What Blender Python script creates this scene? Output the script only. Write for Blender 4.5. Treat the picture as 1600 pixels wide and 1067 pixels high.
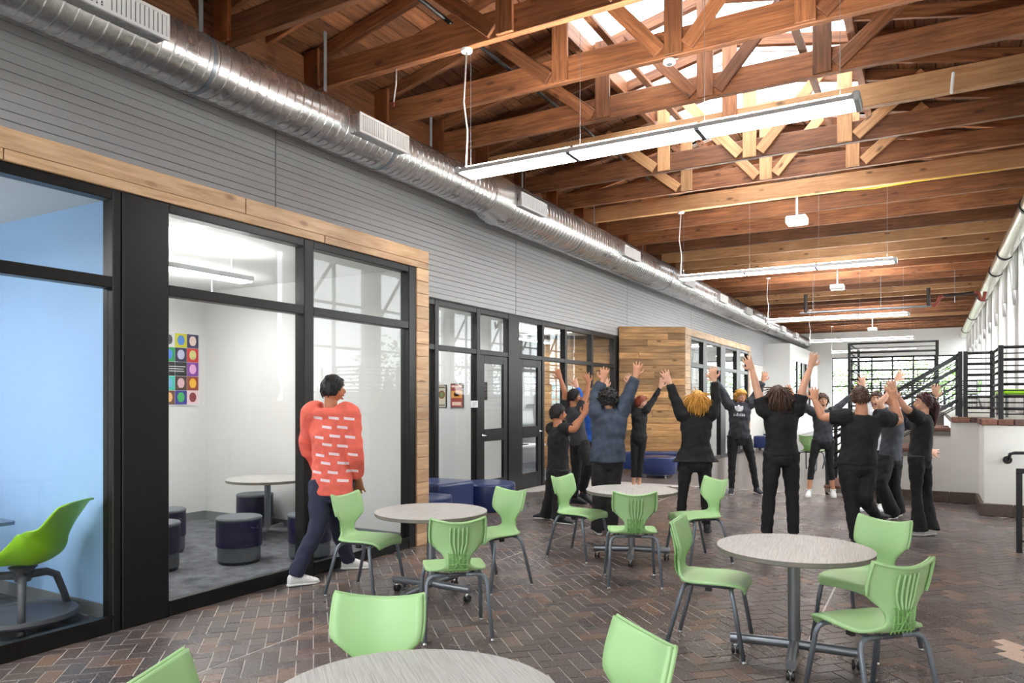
import bpy, bmesh, math, random
import numpy as np
from mathutils import Vector, Matrix, noise
for _o in list(bpy.data.objects): bpy.data.objects.remove(_o)
SC = bpy.context.scene
COL = SC.collection
random.seed(7)
PI = math.pi
# ------------------------------------------------------------------ camera
EYE = 1.6; FPX = 1140.0; VPX = 1452.0; VPY = 625.0
YAW = math.atan((VPX-800)/FPX); SN = math.sin(YAW); CS = math.cos(YAW)
cam = bpy.data.cameras.new('camera'); camo = bpy.data.objects.new('camera', cam); COL.objects.link(camo)
cam.sensor_width = 36.0; cam.lens = 36.0*FPX/1600.0
cam.shift_y = (VPY-533.5)/1600.0; cam.clip_end = 400; cam.clip_start = 0.05
camo.location = (0, 0, EYE); camo.rotation_euler = (PI/2, 0, YAW)
SC.camera = camo
# ------------------------------------------------------------------ sky and exposure
w = bpy.data.worlds.new('sky'); SC.world = w; w.use_nodes = True
bg = w.node_tree.nodes['Background']
bg.inputs[0].default_value = (0.93, 0.97, 1.0, 1); bg.inputs[1].default_value = 8.5
SC.view_settings.view_transform = 'Standard'; SC.view_settings.look = 'None'
SC.view_settings.gamma = 1.0; SC.view_settings.use_curve_mapping = False
SC.view_settings.exposure = 0.22
def portal(name, loc, sx, sy, direction):
    l = bpy.data.lights.new(name, 'AREA'); l.shape = 'RECTANGLE'; l.size = sx; l.size_y = sy
    l.cycles.is_portal = True
    o = bpy.data.objects.new(name, l); COL.objects.link(o); o.location = loc
    o.rotation_euler = Vector(direction).to_track_quat('-Z', 'Y').to_euler()
portal('skylight_portal', (-2.28, 10.2, 6.95), 3.0, 5.4, (0, 0, -1))
portal('skylight_portal', (-2.28, 20.8, 6.95), 3.0, 4.6, (0, 0, -1))
portal('skylight_portal', (-2.28, 32.0, 6.95), 3.0, 4.6, (0, 0, -1))
portal('skylight_portal', (-2.28, -1.4, 6.95), 3.0, 5.0, (0, 0, -1))  # portal of the unseen rooflight added for more light
portal('window_portal', (1.98, 28, 3.0), 3.6, 28.0, (-1, 0, 0))
portal('end_portal', (-2.3, -6.2, 2.3), 4.4, 2.6, (0, 1, 0))
portal('end_portal', (-1.5, 42.4, 2.5), 6.5, 3.0, (0, -1, 0))
# ------------------------------------------------------------------ helpers
def ray(u, v):
    a = (u-800)/FPX; b = (VPY-v)/FPX
    return (a*CS-SN, a*SN+CS, b)
def at(u, v, d):
    r = ray(u, v); return Vector((r[0]*d, r[1]*d, EYE+r[2]*d))
def lin(c):
    return tuple((x/255/12.92 if x <= 10 else ((x/255+.055)/1.055)**2.4) for x in c)
class NT:
    def __init__(s, name):
        s.m = bpy.data.materials.new(name); s.m.use_nodes = True
        s.t = s.m.node_tree; s.n = s.t.nodes; s.b = s.n['Principled BSDF']; s.out = s.n['Material Output']
    def add(s, typ, **kw):
        n = s.n.new(typ)
        for k, v in kw.items(): setattr(n, k, v)
        return n
    def link(s, a, b): s.t.links.new(a, b)
    def set(s, **kw):
        for k, v in kw.items(): s.b.inputs[k.replace('_', ' ')].default_value = v
def rgba(c): return (*lin(c), 1)
MATS = {}
def plain(name, c, rough=.5, metal=0, spec=.5, noise_amt=0, noise_scale=20, bump=0, coat=0):
    if name in MATS: return MATS[name]
    k = NT(name); k.set(Roughness=rough, Metallic=metal); k.b.inputs['Specular IOR Level'].default_value = spec
    if coat: k.b.inputs['Coat Weight'].default_value = coat
    k.b.inputs['Base Color'].default_value = rgba(c)
    if noise_amt or bump:
        tc = k.add('ShaderNodeTexCoord'); nz = k.add('ShaderNodeTexNoise'); nz.inputs['Scale'].default_value = noise_scale
        nz.inputs['Detail'].default_value = 4
        k.link(tc.outputs['Object'], nz.inputs['Vector'])
        if noise_amt:
            mx = k.add('ShaderNodeMixRGB'); mx.blend_type = 'MULTIPLY'; mx.inputs[0].default_value = 1
            mx.inputs[1].default_value = rgba(c)
            mr = k.add('ShaderNodeMapRange'); mr.inputs[1].default_value = .3; mr.inputs[2].default_value = .7
            mr.inputs[3].default_value = 1-noise_amt; mr.inputs[4].default_value = 1+noise_amt
            k.link(nz.outputs[0], mr.inputs[0]); k.link(mr.outputs[0], mx.inputs[2]); k.link(mx.outputs[0], k.b.inputs['Base Color'])
        if bump:
            bp = k.add('ShaderNodeBump'); bp.inputs['Strength'].default_value = bump; bp.inputs['Distance'].default_value = .01
            k.link(nz.outputs[0], bp.inputs['Height']); k.link(bp.outputs[0], k.b.inputs['Normal'])
    MATS[name] = k.m; return k.m
def emit(name, c, s):
    k = NT(name); k.set(Roughness=.5); k.b.inputs['Base Color'].default_value = rgba((230, 230, 230))
    k.b.inputs['Emission Color'].default_value = (*c, 1); k.b.inputs['Emission Strength'].default_value = s
    MATS[name] = k.m; return k.m
def wood(name, dark, light, knot=(70, 35, 18), rough=.6, grain=9.0, vary=.35, blotch=.3):
    """grain runs along local X; every object gets its own shift and tint"""
    k = NT(name); k.set(Roughness=rough)
    tc = k.add('ShaderNodeTexCoord'); oi = k.add('ShaderNodeObjectInfo')
    comb = k.add('ShaderNodeVectorMath', operation='SCALE'); comb.inputs[0].default_value = (37.3, 11.7, 23.1)
    k.link(oi.outputs['Random'], comb.inputs['Scale'])
    ad = k.add('ShaderNodeVectorMath', operation='ADD'); k.link(tc.outputs['Object'], ad.inputs[0]); k.link(comb.outputs[0], ad.inputs[1])
    mp = k.add('ShaderNodeMapping'); mp.inputs['Scale'].default_value = (.9, grain*1.6, grain*1.6); k.link(ad.outputs[0], mp.inputs[0])
    nz = k.add('ShaderNodeTexNoise'); nz.inputs['Scale'].default_value = 2.2; nz.inputs['Detail'].default_value = 7; nz.inputs['Roughness'].default_value = .62
    nz.inputs['Distortion'].default_value = .5; k.link(mp.outputs[0], nz.inputs['Vector'])
    cr = k.add('ShaderNodeValToRGB'); cr.color_ramp.elements[0].position = .32; cr.color_ramp.elements[1].position = .72
    cr.color_ramp.elements[0].color = rgba(dark); cr.color_ramp.elements[1].color = rgba(light)
    k.link(nz.outputs[0], cr.inputs[0])
    # knots
    mp2 = k.add('ShaderNodeMapping'); mp2.inputs['Scale'].default_value = (2.1, 5.2, 5.2); k.link(ad.outputs[0], mp2.inputs[0])
    vo = k.add('ShaderNodeTexVoronoi'); vo.inputs['Scale'].default_value = 1.0; k.link(mp2.outputs[0], vo.inputs['Vector'])
    mr = k.add('ShaderNodeMapRange'); mr.inputs[1].default_value = .07; mr.inputs[2].default_value = .17; mr.inputs[3].default_value = .75; mr.inputs[4].default_value = 0
    k.link(vo.outputs['Distance'], mr.inputs[0])
    mk = k.add('ShaderNodeMixRGB'); k.link(mr.outputs[0], mk.inputs[0]); k.link(cr.outputs[0], mk.inputs[1]); mk.inputs[2].default_value = rgba(knot)
    # per-board tint and broad blotches
    nb = k.add('ShaderNodeTexNoise'); nb.inputs['Scale'].default_value = 1.3; nb.inputs['Detail'].default_value = 3; k.link(ad.outputs[0], nb.inputs['Vector'])
    m1 = k.add('ShaderNodeMapRange'); m1.inputs[1].default_value = .3; m1.inputs[2].default_value = .7; m1.inputs[3].default_value = 1-blotch; m1.inputs[4].default_value = 1+blotch*.6
    k.link(nb.outputs[0], m1.inputs[0])
    m2 = k.add('ShaderNodeMapRange'); m2.inputs[3].default_value = 1-vary; m2.inputs[4].default_value = 1+vary*.5; k.link(oi.outputs['Random'], m2.inputs[0])
    mm = k.add('ShaderNodeMath', operation='MULTIPLY'); k.link(m1.outputs[0], mm.inputs[0]); k.link(m2.outputs[0], mm.inputs[1])
    mx = k.add('ShaderNodeMixRGB'); mx.blend_type = 'MULTIPLY'; mx.inputs[0].default_value = 1; k.link(mk.outputs[0], mx.inputs[1]); k.link(mm.outputs[0], mx.inputs[2])
    k.link(mx.outputs[0], k.b.inputs['Base Color'])
    bp = k.add('ShaderNodeBump'); bp.inputs['Strength'].default_value = .25; bp.inputs['Distance'].default_value = .004
    k.link(nz.outputs[0], bp.inputs['Height']); k.link(bp.outputs[0], k.b.inputs['Normal'])
    MATS[name] = k.m; return k.m
def glass(name, tint=(1, 1, 1), f0=.05, gloss=.0):
    k = NT(name); k.n.remove(k.b)
    ge = k.add('ShaderNodeNewGeometry'); dt = k.add('ShaderNodeVectorMath', operation='DOT_PRODUCT')
    k.link(ge.outputs['Normal'], dt.inputs[0]); k.link(ge.outputs['Incoming'], dt.inputs[1])
    ab = k.add('ShaderNodeMath', operation='ABSOLUTE'); k.link(dt.outputs['Value'], ab.inputs[0])
    om = k.add('ShaderNodeMath', operation='SUBTRACT'); om.inputs[0].default_value = 1; k.link(ab.outputs[0], om.inputs[1])
    pw = k.add('ShaderNodeMath', operation='POWER'); k.link(om.outputs[0], pw.inputs[0]); pw.inputs[1].default_value = 5
    ma = k.add('ShaderNodeMath', operation='MULTIPLY_ADD'); k.link(pw.outputs[0], ma.inputs[0]); ma.inputs[1].default_value = 1-f0; ma.inputs[2].default_value = f0
    tr = k.add('ShaderNodeBsdfTransparent'); tr.inputs[0].default_value = (*tint, 1)
    gl = k.add('ShaderNodeBsdfGlossy'); gl.inputs['Roughness'].default_value = gloss
    mx = k.add('ShaderNodeMixShader'); k.link(ma.outputs[0], mx.inputs[0]); k.link(tr.outputs[0], mx.inputs[1]); k.link(gl.outputs[0], mx.inputs[2])
    k.link(mx.outputs[0], k.out.inputs['Surface']); MATS[name] = k.m; return k.m
# --- mesh collector
class MB:
    def __init__(s): s.v = []; s.f = []
    def add(s, vs, fs):
        n = len(s.v); s.v += [tuple(v) for v in vs]; s.f += [tuple(i+n for i in f) for f in fs]; return s
    def box(s, a, b, ch=0):
        x0, x1 = sorted((a[0], b[0])); y0, y1 = sorted((a[1], b[1])); z0, z1 = sorted((a[2], b[2]))
        if not ch:
            s.add([(x0,y0,z0),(x1,y0,z0),(x1,y1,z0),(x0,y1,z0),(x0,y0,z1),(x1,y0,z1),(x1,y1,z1),(x0,y1,z1)],
                  [(0,3,2,1),(4,5,6,7),(0,1,5,4),(1,2,6,5),(2,3,7,6),(3,0,4,7)]); return s
        c = min(ch, (x1-x0)*.45, (y1-y0)*.45, (z1-z0)*.45)
        vs = []; idx = {}
        for i, x in enumerate((x0, x1)):
            for j, y in enumerate((y0, y1)):
                for l, z in enumerate((z0, z1)):
                    sx = c if i == 0 else -c; sy = c if j == 0 else -c; sz = c if l == 0 else -c
                    for ax, p in enumerate(((x, y+sy, z+sz), (x+sx, y, z+sz), (x+sx, y+sy, z))):
                        idx[(i, j, l, ax)] = len(vs); vs.append(p)
        fs = []
        for i in (0, 1):
            q = [idx[(i, 0, 0, 0)], idx[(i, 1, 0, 0)], idx[(i, 1, 1, 0)], idx[(i, 0, 1, 0)]]; fs.append(q if i else q[::-1])
            q = [idx[(0, i, 0, 1)], idx[(0, i, 1, 1)], idx[(1, i, 1, 1)], idx[(1, i, 0, 1)]]; fs.append(q if i else q[::-1])
            q = [idx[(0, 0, i, 2)], idx[(1, 0, i, 2)], idx[(1, 1, i, 2)], idx[(0, 1, i, 2)]]; fs.append(q if i else q[::-1])
        for j in (0, 1):
            for l in (0, 1):
                q = [idx[(0, j, l, 1)], idx[(1, j, l, 1)], idx[(1, j, l, 2)], idx[(0, j, l, 2)]]; fs.append(q if (j+l) % 2 else q[::-1])
                q = [idx[(j, 0, l, 0)], idx[(j, 1, l, 0)], idx[(j, 1, l, 2)], idx[(j, 0, l, 2)]]; fs.append(q if (j+l) % 2 == 0 else q[::-1])
                q = [idx[(j, l, 0, 0)], idx[(j, l, 1, 0)], idx[(j, l, 1, 1)], idx[(j, l, 0, 1)]]; fs.append(q if (j+l) % 2 else q[::-1])
                for i in (0, 1):
                    q = [idx[(i, j, l, 0)], idx[(i, j, l, 1)], idx[(i, j, l, 2)]]; fs.append(q if (i+j+l) % 2 else q[::-1])
        s.add(vs, fs); return s
    def rings(s, rs, close=True, caps=True):
        n = len(rs[0]); base = len(s.v)
        for r in rs: s.v += [tuple(p) for p in r]
        for i in range(len(rs)-1):
            for j in range(n if close else n-1):
                a = base+i*n+j; b = base+i*n+(j+1) % n
                s.f.append((a, b, b+n, a+n))
        if caps and close:
            s.f.append(tuple(base+j for j in range(n))[::-1]); s.f.append(tuple(base+(len(rs)-1)*n+j for j in range(n)))
        return s
    def tube(s, pts, r, n=10, caps=True):
        pts = [Vector(p) for p in pts]; rr = r if isinstance(r, (list, tuple)) else [r]*len(pts)
        t0 = (pts[1]-pts[0]).normalized(); up = Vector((0, 0, 1)) if abs(t0.z) < .9 else Vector((1, 0, 0))
        a = t0.cross(up).normalized(); rs = []
        for i, p in enumerate(pts):
            t = (pts[min(i+1, len(pts)-1)]-pts[max(i-1, 0)]).normalized()
            a = (a-t*a.dot(t)).normalized(); b = t.cross(a)
            rs.append([p+a*(rr[i]*math.cos(2*PI*k/n))+b*(rr[i]*math.sin(2*PI*k/n)) for k in range(n)])
        return s.rings(rs, True, caps)
    def lathe(s, prof, n=32, c=(0, 0, 0)):
        rs = [[(c[0]+r*math.cos(2*PI*k/n), c[1]+r*math.sin(2*PI*k/n), c[2]+z) for k in range(n)] for r, z in prof]
        return s.rings(rs)
    def ell(s, c, rx, ry, rz, n=14, m=9, R=None):
        c = Vector(c); rs = []
        for i in range(1, m):
            a = PI*i/m-PI/2; rr = []
            for k in range(n):
                p = Vector((rx*math.cos(a)*math.cos(2*PI*k/n), ry*math.cos(a)*math.sin(2*PI*k/n), rz*math.sin(a)))
                rr.append(c+(R @ p if R else p))
            rs.append(rr)
        return s.rings(rs)
    def prism(s, poly, z0, z1):
        n = len(poly)
        s.add([(x, y, z0) for x, y in poly]+[(x, y, z1) for x, y in poly],
              [tuple(range(n))[::-1], tuple(range(n, 2*n))]+[(i, (i+1) % n, (i+1) % n+n, i+n) for i in range(n)]); return s
    def rot(s, R, start=0):
        for i in range(start, len(s.v)): s.v[i] = tuple(R @ Vector(s.v[i]))
        return s
    def mesh(s, name, off=(0, 0, 0), smooth=0):
        me = bpy.data.meshes.new(name)
        me.from_pydata([(x-off[0], y-off[1], z-off[2]) for x, y, z in s.v], [], s.f); me.update()
        if len(s.f) < 60000:
            bm = bmesh.new(); bm.from_mesh(me); bmesh.ops.recalc_face_normals(bm, faces=bm.faces); bm.to_mesh(me); bm.free()
        if smooth:
            for p in me.polygons: p.use_smooth = True
            if smooth != True and smooth < 3: me.set_sharp_from_angle(angle=smooth)
        return me
    def build(s, name, mat, parent=None, smooth=0, world=True):
        off = parent_loc(parent) if (parent and world) else (0, 0, 0)
        return link(name, s.mesh(name, off, smooth), mat, parent)
def parent_loc(p):
    l = Vector(p.location)
    while p.parent: p = p.parent; l += p.location
    return l
def link(name, me, mat, parent=None):
    o = bpy.data.objects.new(name, me); COL.objects.link(o)
    if mat and not me.materials: me.materials.append(mat)
    if parent: o.parent = parent
    return o
def tag(o, label=None, cat=None, group=None, kind=None):
    if label: o['label'] = label
    if cat: o['category'] = cat
    if group: o['group'] = group
    if kind: o['kind'] = kind
    return o
def thing(name, label, cat, loc=(0, 0, 0), rz=0, group=None, kind=None):
    o = bpy.data.objects.new(name, None); COL.objects.link(o); o.empty_display_size = .1
    o.location = loc; o.rotation_euler = (0, 0, rz); return tag(o, label, cat, group, kind)
def copy_tree(o, parent=None):
    c = o.copy(); COL.objects.link(c); c.parent = parent
    for ch in list(o.children): copy_tree(ch, c)
    return c
_boxes = {}
def member(name, p0, p1, wd, ht, mat, parent=None, ch=.006, up=(0, 0, 1)):
    """a board from p0 to p1 (centre line), grain along its own X; wd across, ht along up"""
    p0 = Vector(p0); p1 = Vector(p1); L = (p1-p0).length
    key = (round(L, 3), round(wd, 3), round(ht, 3), ch, mat.name)
    if key not in _boxes:
        me = MB().box((-L/2, -wd/2, -ht/2), (L/2, wd/2, ht/2), ch).mesh(name); me.materials.append(mat); _boxes[key] = me
    o = link(name, _boxes[key], None, parent)
    x = (p1-p0).normalized(); z = Vector(up); z = (z-x*z.dot(x)).normalized(); y = z.cross(x)
    R = Matrix((x, y, z)).transposed()
    o.rotation_euler = R.to_euler()
    o.location = (p0+p1)/2-(parent_loc(parent) if parent else Vector((0, 0, 0)))
    return o
# ------------------------------------------------------------------ materials
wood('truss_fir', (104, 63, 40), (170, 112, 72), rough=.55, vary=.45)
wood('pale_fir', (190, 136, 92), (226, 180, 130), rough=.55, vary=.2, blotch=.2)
wood('deck_fir', (92, 56, 36), (150, 98, 62), rough=.65, vary=.45)
wood('heel_wood', (110, 58, 28), (158, 96, 50), rough=.7, grain=3)
wood('band_pine', (188, 148, 110), (230, 196, 158), knot=(110, 66, 40), rough=.55, grain=6, vary=.18, blotch=.2)
wood('plank_cedar', (156, 108, 64), (222, 174, 114), knot=(84, 46, 22), rough=.5, grain=6, vary=.5, blotch=.35)
plain('white_paint', (226, 226, 224), .6)
plain('warm_white', (222, 220, 214), .7, noise_amt=.02, noise_scale=3, bump=.1)
plain('ceiling_white', (232, 232, 230), .7)
plain('blue_paint', (152, 190, 232), .5)
plain('black_frame', (20, 19, 19), .36, spec=.35)
plain('black_steel', (34, 34, 36), .42, metal=.2)
plain('siding_grey', (184, 185, 187), .42)
plain('siding_back', (110, 110, 112), .6)
plain('base_grey', (118, 122, 126), .5)
plain('base_blue', (40, 56, 92), .5)
plain('steel_grey', (132, 136, 142), .32, metal=.75)
plain('leg_grey', (120, 128, 138), .35, metal=.45)
plain('fixture_grey', (186, 188, 190), .4)
plain('chrome', (210, 212, 214), .12, metal=1)
plain('caster_black', (24, 24, 26), .35)
plain('chair_green', (164, 203, 143), .42)
plain('chair_green_dark', (126, 176, 100), .5)
plain('lime_shell', (140, 196, 28), .4)
plain('chair_base_grey', (72, 74, 80), .5)
plain('blue_vinyl', (32, 50, 100), .35, coat=.2)
plain('navy_vinyl', (28, 22, 58), .4)
plain('stool_grey', (86, 92, 98), .6, noise_amt=.1)
plain('register_white', (236, 237, 238), .4)
plain('dark_void', (14, 14, 14), .8)
plain('cord_white', (225, 225, 222), .5)
plain('cord_yellow', (226, 190, 50), .5)
plain('pipe_black', (36, 34, 34), .4, metal=.3)
plain('pipe_red', (120, 44, 34), .5)
plain('pipe_alu', (196, 192, 180), .28, metal=.9, bump=.3, noise_scale=9, noise_amt=.08)
plain('strap_steel', (150, 160, 168), .35, metal=.7)
plain('paper', (236, 238, 238), .7)
plain('asphalt', (110, 112, 108), .9)
plain('leaf_a', (98, 142, 52), .7, noise_amt=.3, noise_scale=3)
plain('leaf_b', (140, 176, 84), .7, noise_amt=.3, noise_scale=3)
plain('bark', (84, 66, 50), .8)
plain('stone_tread', (120, 112, 104), .6, noise_amt=.15)
plain('platform_floor', (150, 142, 132), .3, noise_amt=.1, noise_scale=4)
emit('tube_light', (1, .98, .95), 26.0); emit('up_light', (1, .95, .88), 150.0)
glass('window_glass', (.97, .98, .98), .05)
glass('storefront_glass', (.96, .97, .97), .022)
glass('skylight_glass', (.98, .98, .98), .04)
def galv():
    k = NT('galvanised'); k.set(Metallic=.92, Roughness=.3)
    tc = k.add('ShaderNodeTexCoord'); vo = k.add('ShaderNodeTexVoronoi'); vo.inputs['Scale'].default_value = 38
    k.link(tc.outputs['Object'], vo.inputs['Vector'])
    nz = k.add('ShaderNodeTexNoise'); nz.inputs['Scale'].default_value = 2.5; nz.inputs['Detail'].default_value = 5; k.link(tc.outputs['Object'], nz.inputs['Vector'])
    cr = k.add('ShaderNodeMapRange'); cr.inputs[3].default_value = .58; cr.inputs[4].default_value = .74; k.link(vo.outputs['Color'], cr.inputs[0])
    cc = k.add('ShaderNodeCombineColor'); [k.link(cr.outputs[0], cc.inputs[i]) for i in range(3)]; k.link(cc.outputs[0], k.b.inputs['Base Color'])
    mr = k.add('ShaderNodeMapRange'); mr.inputs[1].default_value = .3; mr.inputs[2].default_value = .7; mr.inputs[3].default_value = .22; mr.inputs[4].default_value = .4
    k.link(nz.outputs[0], mr.inputs[0]); k.link(mr.outputs[0], k.b.inputs['Roughness'])
    bp = k.add('ShaderNodeBump'); bp.inputs['Strength'].default_value = .02; bp.inputs['Distance'].default_value = .02; k.link(nz.outputs[0], bp.inputs['Height']); k.link(bp.outputs[0], k.b.inputs['Normal'])
    MATS['galvanised'] = k.m
galv()
def paver(name, use_obj=True):
    k = NT(name); k.set(Roughness=.34); k.b.inputs['Specular IOR Level'].default_value = .6
    ge = k.add('ShaderNodeNewGeometry'); oi = k.add('ShaderNodeObjectInfo'); tc = k.add('ShaderNodeNewGeometry')
    sm = k.add('ShaderNodeMath', operation='ADD'); k.link(ge.outputs['Random Per Island'], sm.inputs[0]); k.link(oi.outputs['Random'], sm.inputs[1])
    fr = k.add('ShaderNodeMath', operation='FRACT'); k.link(sm.outputs[0], fr.inputs[0])
    cr = k.add('ShaderNodeValToRGB'); e = cr.color_ramp.elements
    e[0].position = 0; e[0].color = rgba((74, 66, 66)); e[1].position = 1; e[1].color = rgba((116, 97, 87))
    for p, c in ((.3, (88, 76, 73)), (.5, (94, 82, 78)), (.66, (78, 73, 75)), (.8, (100, 88, 85)), (.92, (116, 92, 78))):
        x = e.new(p); x.color = rgba(c)
    k.link(fr.outputs[0], cr.inputs[0])
    nz = k.add('ShaderNodeTexNoise'); nz.inputs['Scale'].default_value = 90; nz.inputs['Detail'].default_value = 5; nz.inputs['Roughness'].default_value = .7
    k.link(tc.outputs['Position'], nz.inputs['Vector'])
    n2 = k.add('ShaderNodeTexNoise'); n2.inputs['Scale'].default_value = .9; n2.inputs['Detail'].default_value = 4; k.link(tc.outputs['Position'], n2.inputs['Vector'])
    mr = k.add('ShaderNodeMapRange'); mr.inputs[1].default_value = .35; mr.inputs[2].default_value = .66; mr.inputs[3].default_value = .62; mr.inputs[4].default_value = 1.35; k.link(nz.outputs[0], mr.inputs[0])
    m2 = k.add('ShaderNodeMapRange'); m2.inputs[1].default_value = .3; m2.inputs[2].default_value = .7; m2.inputs[3].default_value = .8; m2.inputs[4].default_value = 1.15; k.link(n2.outputs[0], m2.inputs[0])
    mm = k.add('ShaderNodeMath', operation='MULTIPLY'); k.link(mr.outputs[0], mm.inputs[0]); k.link(m2.outputs[0], mm.inputs[1])
    mx = k.add('ShaderNodeMixRGB'); mx.blend_type = 'MULTIPLY'; mx.inputs[0].default_value = 1; k.link(cr.outputs[0], mx.inputs[1]); k.link(mm.outputs[0], mx.inputs[2])
    # pale salt bloom speckles
    n3 = k.add('ShaderNodeTexNoise'); n3.inputs['Scale'].default_value = 70; n3.inputs['Detail'].default_value = 8; n3.inputs['Roughness'].default_value = .75; k.link(tc.outputs['Position'], n3.inputs['Vector'])
    m3 = k.add('ShaderNodeMapRange'); m3.inputs[1].default_value = .52; m3.inputs[2].default_value = .68; m3.inputs[3].default_value = 0; m3.inputs[4].default_value = .6; k.link(n3.outputs[0], m3.inputs[0])
    mb = k.add('ShaderNodeMixRGB'); k.link(m3.outputs[0], mb.inputs[0]); k.link(mx.outputs[0], mb.inputs[1]); mb.inputs[2].default_value = rgba((186, 172, 164))
    k.link(mb.outputs[0], k.b.inputs['Base Color'])
    rr = k.add('ShaderNodeMapRange'); rr.inputs[1].default_value = .3; rr.inputs[2].default_value = .7; rr.inputs[3].default_value = .17; rr.inputs[4].default_value = .4; k.link(n2.outputs[0], rr.inputs[0]); k.link(rr.outputs[0], k.b.inputs['Roughness'])
    bp = k.add('ShaderNodeBump'); bp.inputs['Strength'].default_value = .35; bp.inputs['Distance'].default_value = .004; k.link(nz.outputs[0], bp.inputs['Height']); k.link(bp.outputs[0], k.b.inputs['Normal'])
    MATS[name] = k.m
paver('paver')
plain('grout', (190, 183, 177), .6, noise_amt=.15, noise_scale=30)
def farfloor():
    k = NT('far_paver'); k.set(Roughness=.3)
    ge = k.add('ShaderNodeNewGeometry'); mp = k.add('ShaderNodeMapping'); mp.inputs['Rotation'].default_value = (0, 0, PI/4); k.link(ge.outputs['Position'], mp.inputs[0])
    br = k.add('ShaderNodeTexBrick'); br.inputs['Scale'].default_value = 5; br.inputs['Color1'].default_value = rgba((84, 74, 72)); br.inputs['Color2'].default_value = rgba((112, 97, 90))
    br.inputs['Mortar'].default_value = rgba((150, 140, 132)); br.inputs['Mortar Size'].default_value = .02; k.link(mp.outputs[0], br.inputs['Vector'])
    k.link(br.outputs[0], k.b.inputs['Base Color']); MATS['far_paver'] = k.m
farfloor()
def carpet():
    k = NT('carpet'); k.set(Roughness=.95)
    ge = k.add('ShaderNodeNewGeometry'); nz = k.add('ShaderNodeTexNoise'); nz.inputs['Scale'].default_value = 130; nz.inputs['Detail'].default_value = 3; k.link(ge.outputs['Position'], nz.inputs['Vector'])
    n2 = k.add('ShaderNodeTexNoise'); n2.inputs['Scale'].default_value = 7; n2.inputs['Detail'].default_value = 4; k.link(ge.outputs['Position'], n2.inputs['Vector'])
    ad = k.add('ShaderNodeMath', operation='ADD'); k.link(nz.outputs[0], ad.inputs[0]); k.link(n2.outputs[0], ad.inputs[1])
    cr = k.add('ShaderNodeValToRGB'); cr.color_ramp.elements[0].position = .35; cr.color_ramp.elements[1].position = .7
    md = k.add('ShaderNodeMath', operation='MULTIPLY'); md.inputs[1].default_value = .5; k.link(ad.outputs[0], md.inputs[0])
    cr.color_ramp.elements[0].color = rgba((58, 60, 66)); cr.color_ramp.elements[1].color = rgba((124, 126, 132)); k.link(md.outputs[0], cr.inputs[0])
    k.link(cr.outputs[0], k.b.inputs['Base Color'])
    bp = k.add('ShaderNodeBump'); bp.inputs['Strength'].default_value = .6; bp.inputs['Distance'].default_value = .006; k.link(nz.outputs[0], bp.inputs['Height']); k.link(bp.outputs[0], k.b.inputs['Normal'])
    MATS['carpet'] = k.m
carpet()
def laminate():
    k = NT('table_laminate'); k.set(Roughness=.4)
    tc = k.add('ShaderNodeTexCoord'); mp = k.add('ShaderNodeMapping'); mp.inputs['Scale'].default_value = (150, 4, 4); k.link(tc.outputs['Object'], mp.inputs[0])
    nz = k.add('ShaderNodeTexNoise'); nz.inputs['Scale'].default_value = 1.6; nz.inputs['Detail'].default_value = 5; k.link(mp.outputs[0], nz.inputs['Vector'])
    cr = k.add('ShaderNodeValToRGB'); cr.color_ramp.elements[0].position = .3; cr.color_ramp.elements[1].position = .7
    cr.color_ramp.elements[0].color = rgba((164, 161, 157)); cr.color_ramp.elements[1].color = rgba((203, 200, 196)); k.link(nz.outputs[0], cr.inputs[0])
    k.link(cr.outputs[0], k.b.inputs['Base Color']); MATS['table_laminate'] = k.m
laminate()
plain('table_edge', (124, 120, 110), .5, noise_amt=.12, noise_scale=40)
plain('cap_brick_a', (112, 74, 60), .7, noise_amt=.2)
M = MATS
# ================================================================== FLOOR
LW = -6.3; RW = 1.75; BX = -4.87; CX = -2.28
def proj(X, Y, Z):
    xc = X*CS+Y*SN; zc = -X*SN+Y*CS
    return (800+FPX*xc/zc, VPY-FPX*(Z-EYE)/zc, zc) if zc > .05 else (1e9, 1e9, zc)
fb = MB()
fb.add([(-9, -6, -.0042), (6, -6, -.0042), (6, 13.5, -.0042), (-9, 13.5, -.0042)], [(0, 1, 2, 3)])
fb.add([(-9, 13.5, -.002), (6, 13.5, -.002), (6, 44, -.002), (-9, 44, -.002)], [(0, 1, 2, 3)])
fme = fb.mesh('floor'); fme.materials.append(M['grout']); fme.materials.append(M['far_paver'])
fme.polygons[1].material_index = 1
floor = tag(link('floor', fme, None), 'dark brown brick floor laid in herringbone', 'floor', kind='structure')
BW = .1015; A2 = math.sqrt(.5)
def clipx(poly, x, keep_right):
    out = []
    for i in range(len(poly)):
        p, q = poly[i], poly[(i+1) % len(poly)]
        ip = (p[0] >= x) == keep_right; iq = (q[0] >= x) == keep_right
        if ip: out.append(p)
        if ip != iq:
            t = (x-p[0])/(q[0]-p[0]); out.append((x, p[1]+t*(q[1]-p[1])))
    return out
def inset(poly, d):
    n = len(poly); cx = sum(p[0] for p in poly)/n; cy = sum(p[1] for p in poly)/n
    res = []
    for i in range(n):
        p0, p, p1 = poly[i-1], poly[i], poly[(i+1) % n]
        e0 = Vector((p[0]-p0[0], p[1]-p0[1])); e1 = Vector((p1[0]-p[0], p1[1]-p[1]))
        if e0.length < 1e-5 or e1.length < 1e-5: return None
        e0.normalize(); e1.normalize()
        n0 = Vector((-e0.y, e0.x)); n1 = Vector((-e1.y, e1.x)); b = n0+n1
        if b.length < 1e-4: return None
        b = b/(1+n0.dot(n1)+1e-6)
        if b.length > 3: b = b.normalized()*3
        res.append((p[0]+b.x*d, p[1]+b.y*d))
    return res
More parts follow.
